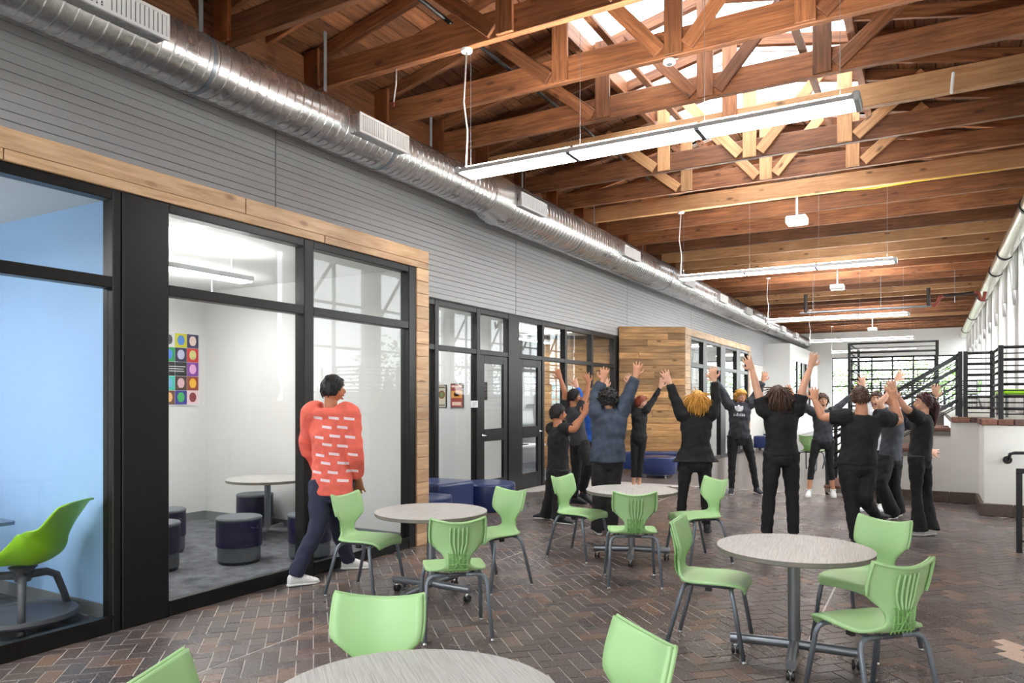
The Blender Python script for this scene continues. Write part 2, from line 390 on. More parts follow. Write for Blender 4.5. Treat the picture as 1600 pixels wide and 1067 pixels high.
def brick_mb(mb, poly, h=0.0):
    p1 = inset(poly, .0034); p2 = inset(poly, .0056)
    if not p1 or not p2: return
    n = len(poly)
    vs = [(x, y, -.012) for x, y in p1]+[(x, y, h-.0022) for x, y in p1]+[(x, y, h) for x, y in p2]
    fs = [(i, (i+1) % n, (i+1) % n+n, i+n) for i in range(n)]+[(i+n, (i+1) % n+n, (i+1) % n+2*n, i+2*n) for i in range(n)]+[tuple(range(2*n, 3*n))]
    mb.add(vs, fs)
full = []; cut = []
def floor_ok(x, y):
    if x < BX+.02 and y < 6.64: return False
    if x < LW+.06 or x > RW: return False
    if x > .74 and y > 12.0: return False
    if x > -1.6 and y > 13.25: return False
    return True
for i in range(-20, 190):
    for j in range(-120, 120):
        r = (i-j) % 4
        if r == 0: quad = [(i, j), (i+2, j), (i+2, j+1), (i, j+1)]; o = 0
        elif r == 3: quad = [(i, j), (i+1, j), (i+1, j+2), (i, j+2)]; o = 1
        else: continue
        pts = [(BW*(a*A2-b*A2), BW*(a*A2+b*A2)) for a, b in quad]
        cx = sum(p[0] for p in pts)/4; cy = sum(p[1] for p in pts)/4
        if not (.3 < cy < 13.4 and floor_ok(cx, cy)): continue
        u, v, z = proj(cx, cy, 0)
        if z < .8 or u < -90 or u > 1690 or v > 1180: continue
        split = False
        for xj in (-3.73, -.70):
            if min(p[0] for p in pts) < xj < max(p[0] for p in pts):
                split = True
                for poly in (clipx(pts, xj-.004, False), clipx(pts, xj+.004, True)):
                    if len(poly) > 2:
                        ar = abs(sum(poly[k][0]*poly[(k+1) % len(poly)][1]-poly[(k+1) % len(poly)][0]*poly[k][1] for k in range(len(poly))))/2
                        if ar > .0006: cut.append(poly)
        if not split: full.append((z, u, v, pts, o, cx, cy))
full.sort(key=lambda q: q[0])
single = [q for q in full if -20 < q[1] < 1620 and q[2] < 1080][:300]; ids = set(id(q) for q in single)
bm0 = []
for o in (0, 1):
    q = next(f for f in full if f[4] == o); mb = MB(); brick_mb(mb, [(p[0]-q[5], p[1]-q[6]) for p in q[3]])
    me = mb.mesh('brick'); me.materials.append(M['paver']); bm0.append(me)
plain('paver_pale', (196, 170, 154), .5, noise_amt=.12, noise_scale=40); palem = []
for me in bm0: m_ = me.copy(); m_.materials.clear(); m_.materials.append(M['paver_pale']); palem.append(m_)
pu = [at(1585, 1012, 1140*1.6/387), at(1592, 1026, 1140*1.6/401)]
for q in single:
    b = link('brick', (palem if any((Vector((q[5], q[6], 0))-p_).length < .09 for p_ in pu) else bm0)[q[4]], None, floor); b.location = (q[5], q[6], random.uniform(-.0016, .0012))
    b.rotation_euler = (random.uniform(-.006, .006), random.uniform(-.006, .006), 0)
mb = MB()
for q in full:
    if id(q) not in ids: brick_mb(mb, q[3], random.uniform(-.0016, .0012))
for p in cut: brick_mb(mb, p, random.uniform(-.0016, .0012))
pv = mb.build('paver_field', M['paver'], floor, world=False); pv['kind'] = 'stuff'
# ================================================================== ROOF
def Zd(x): return 6.42-.21*abs(x-CX)
SKY = [(-3.9, 1.1), (7.55, 12.95), (18.6, 23.0), (29.8, 34.2)]; SX0, SX1 = -3.76, -.80  # first span is an added rooflight behind the camera, making up lost light
rb = MB(); ys = [-6.2]+[y for s in SKY for y in s]+[42.6]
def slab(x0, x1, y0, y1, t=.05, up=.04):
    z0, z1 = Zd(x0)+up, Zd(x1)+up
    rb.add([(x0,y0,z0),(x1,y0,z1),(x1,y1,z1),(x0,y1,z0),(x0,y0,z0+t),(x1,y0,z1+t),(x1,y1,z1+t),(x0,y1,z0+t)],
           [(0,3,2,1),(4,5,6,7),(0,1,5,4),(1,2,6,5),(2,3,7,6),(3,0,4,7)])
slab(LW-.3, SX0, -6.2, 42.6); slab(SX1, RW+.4, -6.2, 42.6)
for k in range(0, len(ys), 2):
    slab(SX0, CX, ys[k], ys[k+1]); slab(CX, SX1, ys[k], ys[k+1])
ceiling = tag(rb.build('ceiling', M['deck_fir']), 'sloped timber roof deck over the hall', 'ceiling', kind='structure')
nx = 20; pw = (RW+.25-CX)/nx
for side in (-1, 1):
    for i in range(nx):
        xa = CX+side*(i+.5)*pw
        if xa < LW-.02: continue
        spans = [(2.5, 9.0), (9.02, 16.5), (16.52, 28), (28.02, 42.3)]
        if SX0 < xa < SX1: spans = [(2.5, SKY[1][0]), (SKY[1][1], SKY[2][0]), (SKY[2][1], SKY[3][0]), (SKY[3][1], 42.3)]
        for (y0, y1) in spans:
            nrm = Vector((side*.21, 0, 1)).normalized()
            member('plank', (xa, y0, Zd(xa)+.018), (xa, y1, Zd(xa)+.018), pw-.012, .034, M['deck_fir'], ceiling, .003, nrm)
# trusses
TS = 1.22; T0 = 3.72; CHB = 5.14; CHT = 5.42
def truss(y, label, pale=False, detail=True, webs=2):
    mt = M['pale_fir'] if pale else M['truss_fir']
    t = thing('roof_truss', label, 'truss', (CX, y, CHB), 0, 'timber roof trusses')
    wd = .11 if pale else .085
    member('bottom_chord', (LW+.02, y, (CHB+CHT)/2), (RW-.02, y, (CHB+CHT)/2), wd, CHT-CHB, mt, t)
    for s in (-1, 1):
        e = LW+.02 if s < 0 else RW-.02
        member('top_chord', (e, y, Zd(e)-.075), (CX, y, Zd(CX)-.075), .08, .14, M['truss_fir'], t)
    yo = y-wd/2-.02
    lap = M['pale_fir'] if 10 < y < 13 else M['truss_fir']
    for xv in ((-3.57, CX, -1.01) if webs == 2 else ((CX,) if webs else ())):
        member('web', (xv, yo, CHB+.01), (xv, yo, Zd(xv)-.03), .04, .19, lap, t, .005, (1, 0, 0))
        for s in () if webs < 2 else ((-1, 1) if xv == CX else ((-1,) if xv < CX else (1,))):
            xe = xv+s*.86; 
            member('web', (xv+s*.14, yo, CHB+.07), (xe+s*.1, yo, Zd(xe+s*.1)-.06), .04, .15, lap, t, .005)
    if detail:
        member('heel_block', (LW+.16, y-.06, CHB+.02), (LW+.16, y-.06, Zd(LW+.16)-.02), .05, .26, M['heel_wood'], t, .005, (1, 0, 0))
    return t
n = 0; y = T0
TL = {0: 'red-brown roof truss over the wide black column', 1: 'red-brown roof truss before the one carrying the first pendant light', 2: 'red-brown roof truss carrying the pendant light in front of the reducer collar', 3: 'red-brown roof truss with the smoke detector',
      4: 'red-brown roof truss with the black sprinkler pipe at its king post', 5: 'pale roof truss crossing below the middle of the skylight', 6: 'roof truss next past the pale truss under the skylight', 7: 'roof truss just before the pale truss of the second pendant light',
      8: 'pale roof truss carrying the pendant light over the raised arms', 9: 'red-brown roof truss next past the second pendant light'}
while y < 42:
    k = n % 5
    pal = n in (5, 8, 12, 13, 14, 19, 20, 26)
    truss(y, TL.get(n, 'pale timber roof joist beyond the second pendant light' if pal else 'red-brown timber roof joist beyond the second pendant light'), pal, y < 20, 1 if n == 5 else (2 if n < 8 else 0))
    y += TS; n += 1
y = T0+TS/2
while y < 16:
    t = thing('roof_rafter', 'brown intermediate rafter under the deck between two trusses', 'rafter', (CX, y, 6.2), 0, 'intermediate rafters')
    for s in (-1, 1):
        e = LW+.02 if s < 0 else RW-.02
        if any(a < y < b for a, b in SKY):
            xs = SX0 if s < 0 else SX1; member('rafter_half', (e, y, Zd(e)-.075), (xs, y, Zd(xs)-.075), .05, .15, M['truss_fir'], t); continue
        member('rafter_half', (e, y, Zd(e)-.075), (CX, y, Zd(CX)-.075), .05, .15, M['truss_fir'], t)
    y += TS
# ledger on the left wall, purlin under the deck
lg = thing('wall_ledger', 'rough timber ledger beam behind the duct carrying the truss heels', 'beam', (LW+.04, 18, 5.3))
for (a, b) in ((2.5, 7.8), (7.81, 14), (14.01, 22), (22.01, 42.3)):
    member('beam', (LW+.04, a, 5.29), (LW+.04, b, 5.29), .08, .5, M['truss_fir'], lg)
for i, xp in enumerate((-3.76, -.8)):
    tr = ceiling
    for (a, b) in SKY[1:]: member('trimmer', (xp, a-.2, Zd(xp)-.1), (xp, b+.2, Zd(xp)-.1), .09, .2, M['truss_fir'], tr)
for i, (xa, za) in enumerate(((-3.3, 5.92), (-1.35, 5.95))):
    br = thing('truss_brace', 'timber runner tying the trusses beside the %s' % ('king posts on the duct side' if i == 0 else 'king posts on the window side'), 'beam', (xa, 10, za))
    member('beam', (xa, 6.2, za-.05), (xa, 13.2, za-.05), .09, .05, M['truss_fir'], br)
# skylights; the first is unseen, added behind the camera to brighten the hall
for i, (a, b) in enumerate(SKY):
    wn = thing('window_%d' % (i if i else 60), 'gabled rooflight over the hall', 'skylight', (CX, (a+b)/2, 6.6), kind='structure')
    cz = .34
    for xp in (SX0, SX1):
        member('curb', (xp, a, Zd(xp)+.18), (xp, b, Zd(xp)+.18), .05, cz, M['white_paint'], wn)
    for yp in (a, b):
        mb = MB(); mb.add([(SX0, yp, Zd(SX0)), (SX1, yp, Zd(SX1)), (SX1, yp, Zd(SX1)+cz), (CX, yp, Zd(CX)+cz), (SX0, yp, Zd(SX0)+cz), (CX, yp, Zd(CX)),
                           (SX0, yp+.04, Zd(SX0)), (SX1, yp+.04, Zd(SX1)), (SX1, yp+.04, Zd(SX1)+cz), (CX, yp+.04, Zd(CX)+cz), (SX0, yp+.04, Zd(SX0)+cz), (CX, yp+.04, Zd(CX))],
                          [(0, 5, 3, 4), (5, 1, 2, 3), (6, 10, 9, 11), (11, 9, 8, 7), (4, 3, 9, 10), (3, 2, 8, 9)]).build('curb_end', M['white_paint'], wn)
    np_ = 6; st = (b-a)/np_
    for k in range(np_):
        for s in (-1, 1):
            xe = SX0 if s < 0 else SX1
            nn = Vector((s*.21, 0, 1)).normalized(); xm = (xe+CX)/2
            L = ((xe-CX)**2+(Zd(xe)-Zd(CX))**2)**.5
            p = MB().box((-L/2, -st/2+.02, -.006), (L/2, st/2-.02, .006)).build('pane', M['skylight_glass'], wn, world=False)
            p.location = Vector((xm, a+st*(k+.5), Zd(xm)+cz+.02))-wn.location; p.rotation_euler = (0, math.atan(.21)*s, 0)
    for k in range(np_+1):
        for s in (-1, 1):
            xe = SX0 if s < 0 else SX1
            member('glazing_bar', (xe, a+st*k, Zd(xe)+cz+.02), (CX, a+st*k, Zd(CX)+cz+.02), .04, .05, M['white_paint'], wn)
# ================================================================== LEFT WALL: metal siding
wl = tag(MB().box((LW-.12, -6, 3.09), (LW-.03, 42.3, 5.7)).build('wall_left', M['siding_back']), 'upper wall of grey horizontal metal siding above the storefronts', 'wall', kind='structure')
seams = [-5.1, .31, 5.73, 11.15, 16.59, 22.0, 27.45, 32.9, 42.3]
rows = 29; rh = (5.36-3.1)/rows
for k in range(len(seams)-1):
    for r in range(rows):
        if seams[k+1] < 1.0 or (seams[k] > 30 and r > 40): continue
        z0 = 3.1+r*rh
        gap = .006 if r % 5 == 4 else .003
        member('siding_panel', (LW-.015, seams[k]+.006, z0+rh/2), (LW-.015, seams[k+1]-.006, z0+rh/2), .03, rh-gap, M['siding_grey'], wl, .004)
# ================================================================== rooms behind the storefronts
def slabwall(name, a, b, mat, label, cat='wall', kind='structure'):
    return tag(MB().box(a, b).build(name, mat), label, cat, kind=kind)
slabwall('wall_blue', (-8.6, 3.15, 0), (BX-.12, 3.2, 3.06), M['blue_paint'], 'light blue painted partition of the small room')
slabwall('wall_partition', (-8.6, 3.2, 0), (BX-.12, 3.3, 3.06), M['white_paint'], 'white face of the partition between the two small rooms')
slabwall('wall_room_back', (-8.6, -3, 0), (-8.5, 6.6, 3.06), M['white_paint'], 'white back wall of the meeting room')
slabwall('wall_room_end', (-8.6, 6.5, 0), (BX-.04, 6.6, 3.06), M['white_paint'], 'white end wall of the meeting room')
slabwall('wall_room_near', (-8.6, -3.1, 0), (BX-.1, -3, 3.06), M['white_paint'], 'white near wall of the blue room')
slabwall('ceiling_room', (-8.6, -3.1, 3.06), (BX-.04, 6.6, 3.2), M['ceiling_white'], 'white ceiling of the small rooms', 'ceiling')
slabwall('floor_carpet', (-8.5, -3, -.006), (BX-.03, 6.55, .006), M['carpet'], 'grey carpet of the small rooms', 'floor')
for nm, a, b, mt, lb in (('baseboard_blue', (-8.5, 3.135, .006), (BX-.13, 3.15, .11), 'base_grey', 'grey baseboard under the blue wall'),
                     ('baseboard_back', (-8.5, 3.3, .006), (-8.485, 6.49, .11), 'base_grey', 'grey baseboard along the meeting room back wall'),
                     ('baseboard_end', (-8.5, 6.485, .006), (BX-.13, 6.5, .11), 'base_grey', 'grey baseboard along the meeting room end wall')):
    slabwall(nm, a, b, M[mt], lb, 'baseboard')
# classroom behind the door wall
slabwall('wall_class_back', (-9.0, 6.62, 0), (-8.9, 17.5, 3.1), M['white_paint'], 'white back wall of the classroom behind the doors')
slabwall('wall_class_mid', (-8.9, 11.0, 0), (LW-.12, 11.1, 3.1), M['white_paint'], 'white cross wall between the two classrooms')
slabwall('wall_class_near', (-8.9, 6.62, 0), (LW-.1, 6.7, 3.1), M['white_paint'], 'white near wall of the first classroom')
slabwall('ceiling_class', (-9.0, 6.62, 3.1), (LW-.04, 17.5, 3.2), M['ceiling_white'], 'white ceiling of the classrooms', 'ceiling')
slabwall('floor_class', (-8.9, 6.7, -.004), (LW-.05, 17.5, .004), M['carpet'], 'grey carpet of the classrooms', 'floor')
# ================================================================== STOREFRONTS
def storefront(wname, label, X, verts, bars, y0, y1, ztop, panes_at, zs, depth=.12):
    """black aluminium frame in the plane X: verts = [(ya, yb)], bars = [(za, zb)] running y0..y1"""
    t = thing(wname, label, 'window', (X-depth/2, (y0+y1)/2, 0), kind='structure')
    for a, b in verts:
        MB().box((X-depth, a, 0), (X, b, ztop), .006).build('mullion', M['black_frame'], t)
    return t
def bar(t, X, ya, yb, za, zb, depth=.11, name='transom_bar'):
    MB().box((X-depth, ya, za), (X-.004, yb, zb), .005).build(name, M['black_frame'], t)
def pane(t, X, ya, yb, za, zb, mat='storefront_glass'):
    MB().box((X-.064, ya, za), (X-.056, yb, zb)).build('pane', M[mat], t)
w4 = storefront('window_4', 'black framed storefront glazing of the wood trimmed box', BX, [(-.1, 0), (2.99, 3.05), (3.06, 3.42), (4.76, 4.88), (6.28, 6.4)], [], -.1, 6.4, 3.05, [], [])
for ya, yb in ((0, 2.99), (3.42, 4.76), (4.88, 6.28)):
    bar(w4, BX, ya, yb, 0, .1, name='sill_bar'); bar(w4, BX, ya, yb, 2.37, 2.45); bar(w4, BX, ya, yb, 2.98, 3.05, name='head_bar')
    pane(w4, BX, ya, yb, .1, 2.37); pane(w4, BX, ya, yb, 2.45, 2.98)
    MB().box((BX-.03, ya, .1), (BX+.012, yb, .118)).build('glazing_stop', M['black_frame'], w4)
# timber band and jamb of box 1
tb = thing('trim_1', 'pale knotty pine band framing the storefront', 'trim', (BX, 3, 3.1), kind='structure')
for (a, b) in ((-.3, 1.35), (1.36, 4.1), (4.11, 6.62)):
    member('board', (BX-.03, a, 3.19), (BX-.03, b, 3.19), .085, .13, M['band_pine'], tb, .003)
for (a, b) in ((-.3, 2.3), (2.31, 5.0), (5.01, 6.62)):
    member('board', (BX-.03, a, 3.088), (BX-.03, b, 3.088), .085, .068, M['band_pine'], tb, .003)
nz_ = 22
for k in range(nz_):
    z0 = k*3.05/nz_; member('board', (BX-.03, 6.405, z0+1.525/nz_), (BX-.03, 6.62, z0+1.525/nz_), .09, 3.05/nz_-.004, M['band_pine'], tb, .003)
slabwall('wall_box_end', (LW, 6.55, 0), (BX-.08, 6.615, 3.255), M['band_pine'], 'pine clad end of the storefront box')
slabwall('ceiling_box_lid', (LW-.05, -3, 3.2), (BX-.09, 6.6, 3.25), M['siding_back'], 'flat top of the storefront box', 'ceiling')
# door wall
DV = [(6.62, 6.72), (7.7, 7.8), (8.74, 8.84), (9.88, 9.99), (10.9, 11.28), (12.16, 12.25), (13.15, 13.25), (14.46, 14.56), (15.78, 15.9)]
w5 = storefront('window_5', 'black framed glazed wall with two doors', LW, DV, [], 6.62, 15.9, 3.08, [], [])
for (a0, a1), (b0, b1) in zip(DV[:-1], DV[1:]):
    ya, yb = a1, b0; isdoor = abs(ya-9.99) < .02 or abs(ya-11.28) < .02
    bar(w5, LW, ya, yb, 3.0, 3.08, name='head_bar'); bar(w5, LW, ya, yb, 2.34, 2.42)
    pane(w5, LW, ya, yb, 2.42, 3.0)
    if not isdoor:
        bar(w5, LW, ya, yb, 0, .09, name='sill_bar'); pane(w5, LW, ya, yb, .09, 2.34)
def door(n, ya, yb, hinge_far, label):
    d = thing('door_%d' % n, label, 'door', (LW-.04, (ya+yb)/2, 0), kind='structure')
    lf = MB(); X0, X1 = LW-.065, LW-.015; st = .14
    for a, b in ((ya, ya+st), (yb-st, yb)): lf.box((X0, a, .01), (X1, b, 2.335), .004)
    for a, b in ((.01, .28), (.92, 1.12), (2.2, 2.335)): lf.box((X0, ya+st, a), (X1, yb-st, b), .004)
    lf.build('door_leaf', M['black_frame'], d)
    for a, b in ((.28, .92), (1.12, 2.2)): MB().box((LW-.044, ya+st, a), (LW-.036, yb-st, b)).build('pane', M['storefront_glass'], d)
    yh = (yb-.07) if hinge_far else (ya+.07); s = -1 if hinge_far else 1
    h = MB(); h.lathe([(.001, 0), (.028, 0), (.028, .012), (.012, .014), (.012, .05), (.001, .05)], 16)
    h.rot(Matrix.Rotation(PI/2, 3, 'Y')); h.v = [(x+LW-.013, y_+yh, z+1.02) for x, y_, z in h.v]
    h.tube([(LW+.03, yh, 1.02), (LW+.034, yh+s*.03, 1.02), (LW+.034, yh+s*.11, 1.018)], .009, 8); h.build('handle', M['chrome'], d, smooth=True)
door(1, 9.995, 10.895, False, 'black glazed classroom door beside the tall side pane')
door(2, 11.285, 12.155, True, 'black glazed classroom door beside the sticky note panes')
# ---- plank clad angled wall of box 2, running on into the classroom behind the glass
P0 = Vector((LW+.02, 15.98, 0)); P1 = Vector((-4.96, 16.80, 0)); dr = (P1-P0).normalized(); nr = Vector((dr.y, -dr.x, 0))
wp = thing('wall_plank', 'angled wall clad in stained knotty cedar planks', 'wall', (-5.6, 16.4, 0), kind='structure')
Pin = P0-dr*1.75; rows2 = 22; ph = 3.31/rows2
for r in range(rows2):
    z = (r+.5)*ph; L = (P1-P0).length; cuts = [0]+([random.uniform(.3, 1.2)] if r % 3 else [])+[L]
    for a, b in zip(cuts[:-1], cuts[1:]):
        off = random.uniform(-.003, .003)
        member('plank', P0+dr*(a+.002)+nr*(.02+off)+Vector((0, 0, z)), P0+dr*(b-.002)+nr*(.02+off)+Vector((0, 0, z)), .035, ph-.004, M['plank_cedar'], wp, .003)
    if z < 3.05:
        member('plank', Pin+nr*.02+Vector((0, 0, z)), P0-dr*.1+nr*.02+Vector((0, 0, z)), .035, ph-.004, M['plank_cedar'], wp, .003)
bk = MB(); a_, b_ = Pin-nr*.05, P1-nr*.05
bk.add([(a_.x, a_.y, 0), (b_.x, b_.y, 0), (b_.x, b_.y, 3.3), (a_.x, a_.y, 3.3), (a_.x+.05, a_.y+.05, 0), (b_.x, b_.y+.08, 0), (b_.x, b_.y+.08, 3.3), (a_.x+.05, a_.y+.05, 3.3)],
       [(0,1,2,3),(4,7,6,5),(0,4,5,1),(3,2,6,7),(0,3,7,4),(1,5,6,2)])
bk.build('backing', M['black_frame'], wp)
# box 2 front
X2 = -4.96
tb2 = thing('trim_2', 'pale pine band framing the second storefront box', 'trim', (X2, 20, 3.1), kind='structure')
for (a, b) in ((16.82, 19.5), (19.51, 22), (22.01, 23.98)): member('board', (X2-.03, a, 3.22), (X2-.03, b, 3.22), .08, .17, M['band_pine'], tb2, .003)
for (ya, yb) in ((16.82, 17.26), (23.74, 23.98)):
    for k in range(nz_):
        z0 = k*3.13/nz_; member('board', (X2-.03, ya, z0+1.565/nz_), (X2-.03, yb, z0+1.565/nz_), .08, 3.13/nz_-.004, M['band_pine'], tb2, .003)
V2 = [(17.26, 17.36), (18.42, 18.8), (20.2, 20.75), (22.1, 22.6), (23.64, 23.74)]
w6 = storefront('window_6', 'black framed glazing of the second wood trimmed box', X2, V2, [], 17.26, 23.74, 3.13, [], [])
for (a0, a1), (b0, b1) in zip(V2[:-1], V2[1:]):
    for za, zb, nm in ((0, .1, 'sill_bar'), (2.4, 2.5, 'transom_bar'), (3.05, 3.13, 'head_bar')): bar(w6, X2, a1, b0, za, zb, name=nm)
    pane(w6, X2, a1, b0, .1, 2.4); pane(w6, X2, a1, b0, 2.5, 3.05)
slabwall('wall_box_two_back', (-8.6, 17.5, 0), (-8.5, 24, 3.2), M['white_paint'], 'white back wall inside the second box')
slabwall('wall_box_two_near', (-8.5, 17.5, 0), (X2-.5, 17.56, 3.2), M['white_paint'], 'white near wall inside the second box')
slabwall('wall_box_two_end', (-8.5, 23.9, 0), (X2-.08, 23.98, 3.2), M['white_paint'], 'white end wall inside the second box')
slabwall('ceiling_box_two', (-8.6, 16.9, 3.16), (X2-.08, 23.98, 3.29), M['ceiling_white'], 'ceiling of the second box', 'ceiling')
slabwall('wall_lower', (LW-.12, 23.98, 0), (LW-.03, 33.2, 3.09), M['warm_white'], 'white lower wall beyond the second box')
# white volume far down the hall
slabwall('wall_volume', (LW-.1, 33.2, 0), (-5.2, 33.3, 4.0), M['white_paint'], 'pale grey end wall of the far white volume')
vf = MB()
for (ya, yb, za, zb) in ((33.3, 34.0, 0, 4.0), (39.6, 42.3, 0, 4.0), (34.0, 39.6, 0, .95), (34.0, 39.6, 3.35, 4.0)): vf.box((-5.3, ya, za), (-5.2, yb, zb))
tag(vf.build('wall_volume_front', M['white_paint']), 'white long side of the far volume', 'wall', kind='structure')
slabwall('wall_volume_top', (LW-.1, 33.2, 4.0), (-5.2, 42.3, 4.05), M['white_paint'], 'flat top of the far white volume')
slabwall('baseboard_volume', (LW, 33.18, 0), (-5.19, 33.2, .13), M['base_blue'], 'dark blue baseboard of the far volume', 'baseboard')
w7 = storefront('window_7', 'black framed window band of the far white volume', -5.22, [(34+i*1.4-.05, 34+i*1.4+.25) for i in range(4)]+[(39.5, 39.6)], [], 34, 39.6, 3.35, [], [])
for ch in list(w7.children): pass
pane(w7, -5.2, 34, 39.6, .95, 3.35)
# ================================================================== RIGHT WALL with windows, far wall
def bay(n, ya, yb, z0, z1):
    t = thing('window_%d' % n, 'tall white framed window of the daylight wall', 'window', (RW, (ya+yb)/2, z0), kind='structure')
    for a, b in ((ya, ya+.06), (yb-.06, yb), ((ya+yb)/2-.025, (ya+yb)/2+.025)): MB().box((RW+.02, a, z0), (RW+.1, b, z1), .004).build('window_frame', M['white_paint'], t)
    for z in (z0, z0+(z1-z0)*.34, z0+(z1-z0)*.67, z1-.06): MB().box((RW+.02, ya, z), (RW+.1, yb, z+.05), .004).build('glazing_bar', M['white_paint'], t)
    MB().box((RW+.055, ya, z0), (RW+.063, yb, z1)).build('pane', M['window_glass'], t)
wr = MB(); y = -6.0; nb = 8; pil = []
wr.box((RW, -6, 0), (RW+.2, 10.6, 5.0)); wr.box((RW, 10.6, 0), (RW+.2, 12, .85)); wr.box((RW, 12, 0), (RW+.2, 42.3, 1.75)); wr.box((RW, -6, 4.75), (RW+.2, 42.3, 5.62))
tag(wr.build('wall_right', M['warm_white']), 'white daylight wall with tall windows and pilasters', 'wall', kind='structure')
k = 0
while y < 42:
    p = thing('trim_%d' % (3+k), 'white steel pilaster with knee brace on the window wall', 'pilaster', (RW-.1, y, 0), kind='structure')
    MB().box((RW-.16, y-.17, 0 if y < 12 else 1.33), (RW+.2, y+.17, 5.3), .01).build('shaft', M['white_paint'], p)
    MB().box((RW-.24, y-.05, 3.9), (RW-.16, y+.05, 5.13), .008).build('plate', M['white_paint'], p)
    member('brace', (RW-.2, y+.1, 3.6), (RW-.2, y+1.0, 4.75), .06, .06, M['white_paint'], p)
    if y > 10: bay(nb, y+.17, y+2.27, 1.75, 4.75); nb += 1
    k += 1
    y += 2.44
bw = MB()
for (xa, xb, za, zb) in ((LW-.1, -4.5, 0, 6.4), (-.1, RW+.2, 0, 6.4), (-4.5, -.1, 3.6, 6.4), (-4.5, -.1, 0, 1.0)): bw.box((xa, -6.15, za), (xb, -6, zb))
tag(bw.build('wall_entry', M['white_paint']), 'white wall with a window at the near end of the hall', 'wall', kind='structure')
far = MB(); FY = 42.3
for (xa, xb, za, zb) in ((-7, -4.5, 0, 6.4), (1.2, 2.2, 0, 6.4), (-4.5, 1.2, 3.85, 6.4)): far.box((xa, FY, za), (xb, FY+.15, zb))
tag(far.build('wall_far', M['white_paint']), 'white end wall with a wide window', 'wall', kind='structure')
wf = thing('window_%d' % nb, 'wide black framed window in the far end wall', 'window', (-1.6, FY, 0), kind='structure')
for i in range(7):
    xm = -4.5+i*.95; MB().box((xm-.04, FY+.02, 0), (xm+.04, FY+.12, 3.85), .004).build('mullion', M['black_steel'], wf)
for z in (0, 1.05, 2.3, 3.78): MB().box((-4.5, FY+.02, z), (1.2, FY+.12, z+.07), .004).build('transom_bar', M['black_steel'], wf)
MB().box((-4.5, FY+.066, 0), (1.2, FY+.074, 3.85)).build('pane', M['window_glass'], wf)
# outside
tag(MB().add([(-60, -60, -.4), (60, -60, -.4), (60, 110, -.4), (-60, 110, -.4)], [(0, 1, 2, 3)]).build('floor_outside', M['asphalt']), 'pale paved ground outside the windows', 'ground', kind='structure')
def tree(x, y, h, r, mat, label):
    t = thing('tree', label, 'tree', (x, y, -.4), group='trees outside the windows')
    MB().tube([(0, 0, 0), (.05, 0, h*.4), (0, .05, h*.75)], [.14, .1, .04], 8).build('trunk', M['bark'], t, True, False)
    lf = MB()
    for i in range(900):
        d = Vector((random.gauss(0, 1), random.gauss(0, 1), random.gauss(0, 1))).normalized()*(random.random()**.4)*r
        c = Vector((0, 0, h*.68))+Vector((d.x, d.y, d.z*.8)); a = Vector((random.gauss(0, 1), random.gauss(0, 1), random.gauss(0, 1))).normalized(); b = a.orthogonal().normalized(); s = .09
        lf.add([c-a*s, c+b*s*.6, c+a*s, c-b*s*.6], [(0, 1, 2, 3)])
    lf.build('foliage', M[mat], t, 0, False)
tree(-3.6, 47, 4.4, 1.7, 'leaf_a', 'leafy tree outside the far window beside the white volume')
tree(-.6, 49, 5.0, 2.0, 'leaf_b', 'pale leafy tree outside the middle of the far window')
tree(1.6, 46.5, 4.2, 1.6, 'leaf_a', 'leafy tree outside the far window by the daylight wall')
tree(5.2, 19, 4.2, 1.7, 'leaf_b', 'pale leafy tree outside the daylight wall')
tree(5.6, 30, 4.6, 1.9, 'leaf_a', 'dark leafy tree outside the daylight wall')
# ================================================================== DUCT
DXc, DZc = -5.8, 4.67
duct = thing('spiral_duct', 'galvanised spiral air duct running along the siding', 'duct', (DXc, 20, DZc))
segs = [(-4, 9.3, .265), (9.6, 29.4, .35), (29.7, 42.2, .27)]
plain('seam_metal', (226, 226, 228), .25, metal=.9)
def cyl(y0, y1, r0, r1, n=40, step=1.0):
    m = max(1, int((y1-y0)/step)); rs = []
    for i in range(m+1):
        t = i/m; yy = y0+(y1-y0)*t; r = r0+(r1-r0)*t
        rs.append([(DXc+r*math.cos(2*PI*k/n), yy, DZc+r*math.sin(2*PI*k/n)) for k in range(n)])
    return rs
for (a, b, r) in segs:
    MB().rings(cyl(a, b, r, r)).build('duct_section', M['galvanised'], duct, smooth=.6)
    hx = MB(); pitch = .112; turns = int((b-a)/pitch); N = 26; pts = []
    rs = []
    for i in range(turns*N+1):
        an = 2*PI*i/N; yy = a+pitch*i/N
        ca, sa = math.cos(an), math.sin(an)
        rs.append([(DXc+(r-.002)*ca, yy-.009, DZc+(r-.002)*sa), (DXc+(r+.011)*ca, yy, DZc+(r+.011)*sa), (DXc+(r-.002)*ca, yy+.009, DZc+(r-.002)*sa)])
    hx.rings(rs, close=False).build('spiral_seam', M['seam_metal'], duct, smooth=True)
for (a, b, r0, r1) in ((9.3, 9.6, .275, .365), (29.4, 29.7, .36, .28)):
    MB().rings(cyl(a-.06, a, r0, r0)+cyl(a, b, r0, r1)[1:]+cyl(b, b+.06, r1, r1)[1:]).build('reducer', M['galvanised'], duct, smooth=.5)
for ys_ in (4.35, 6.9, 12.2, 17.5):
    r = .271 if ys_ < 9 else .356
    MB().rings(cyl(ys_-.02, ys_+.02, r, r)).build('strap', M['strap_steel'], duct, smooth=.5)
for (yh, xo) in ((4.3, .12), (5.72, .25), (7.65, .22), (10.3, .1), (13.2, .1), (16, .1), (19, .1)):
    MB().box((DXc+xo-.004, yh-.022, DZc+.2), (DXc+xo+.004, yh+.022, 5.5)).build('hanger', M['strap_steel'], duct)
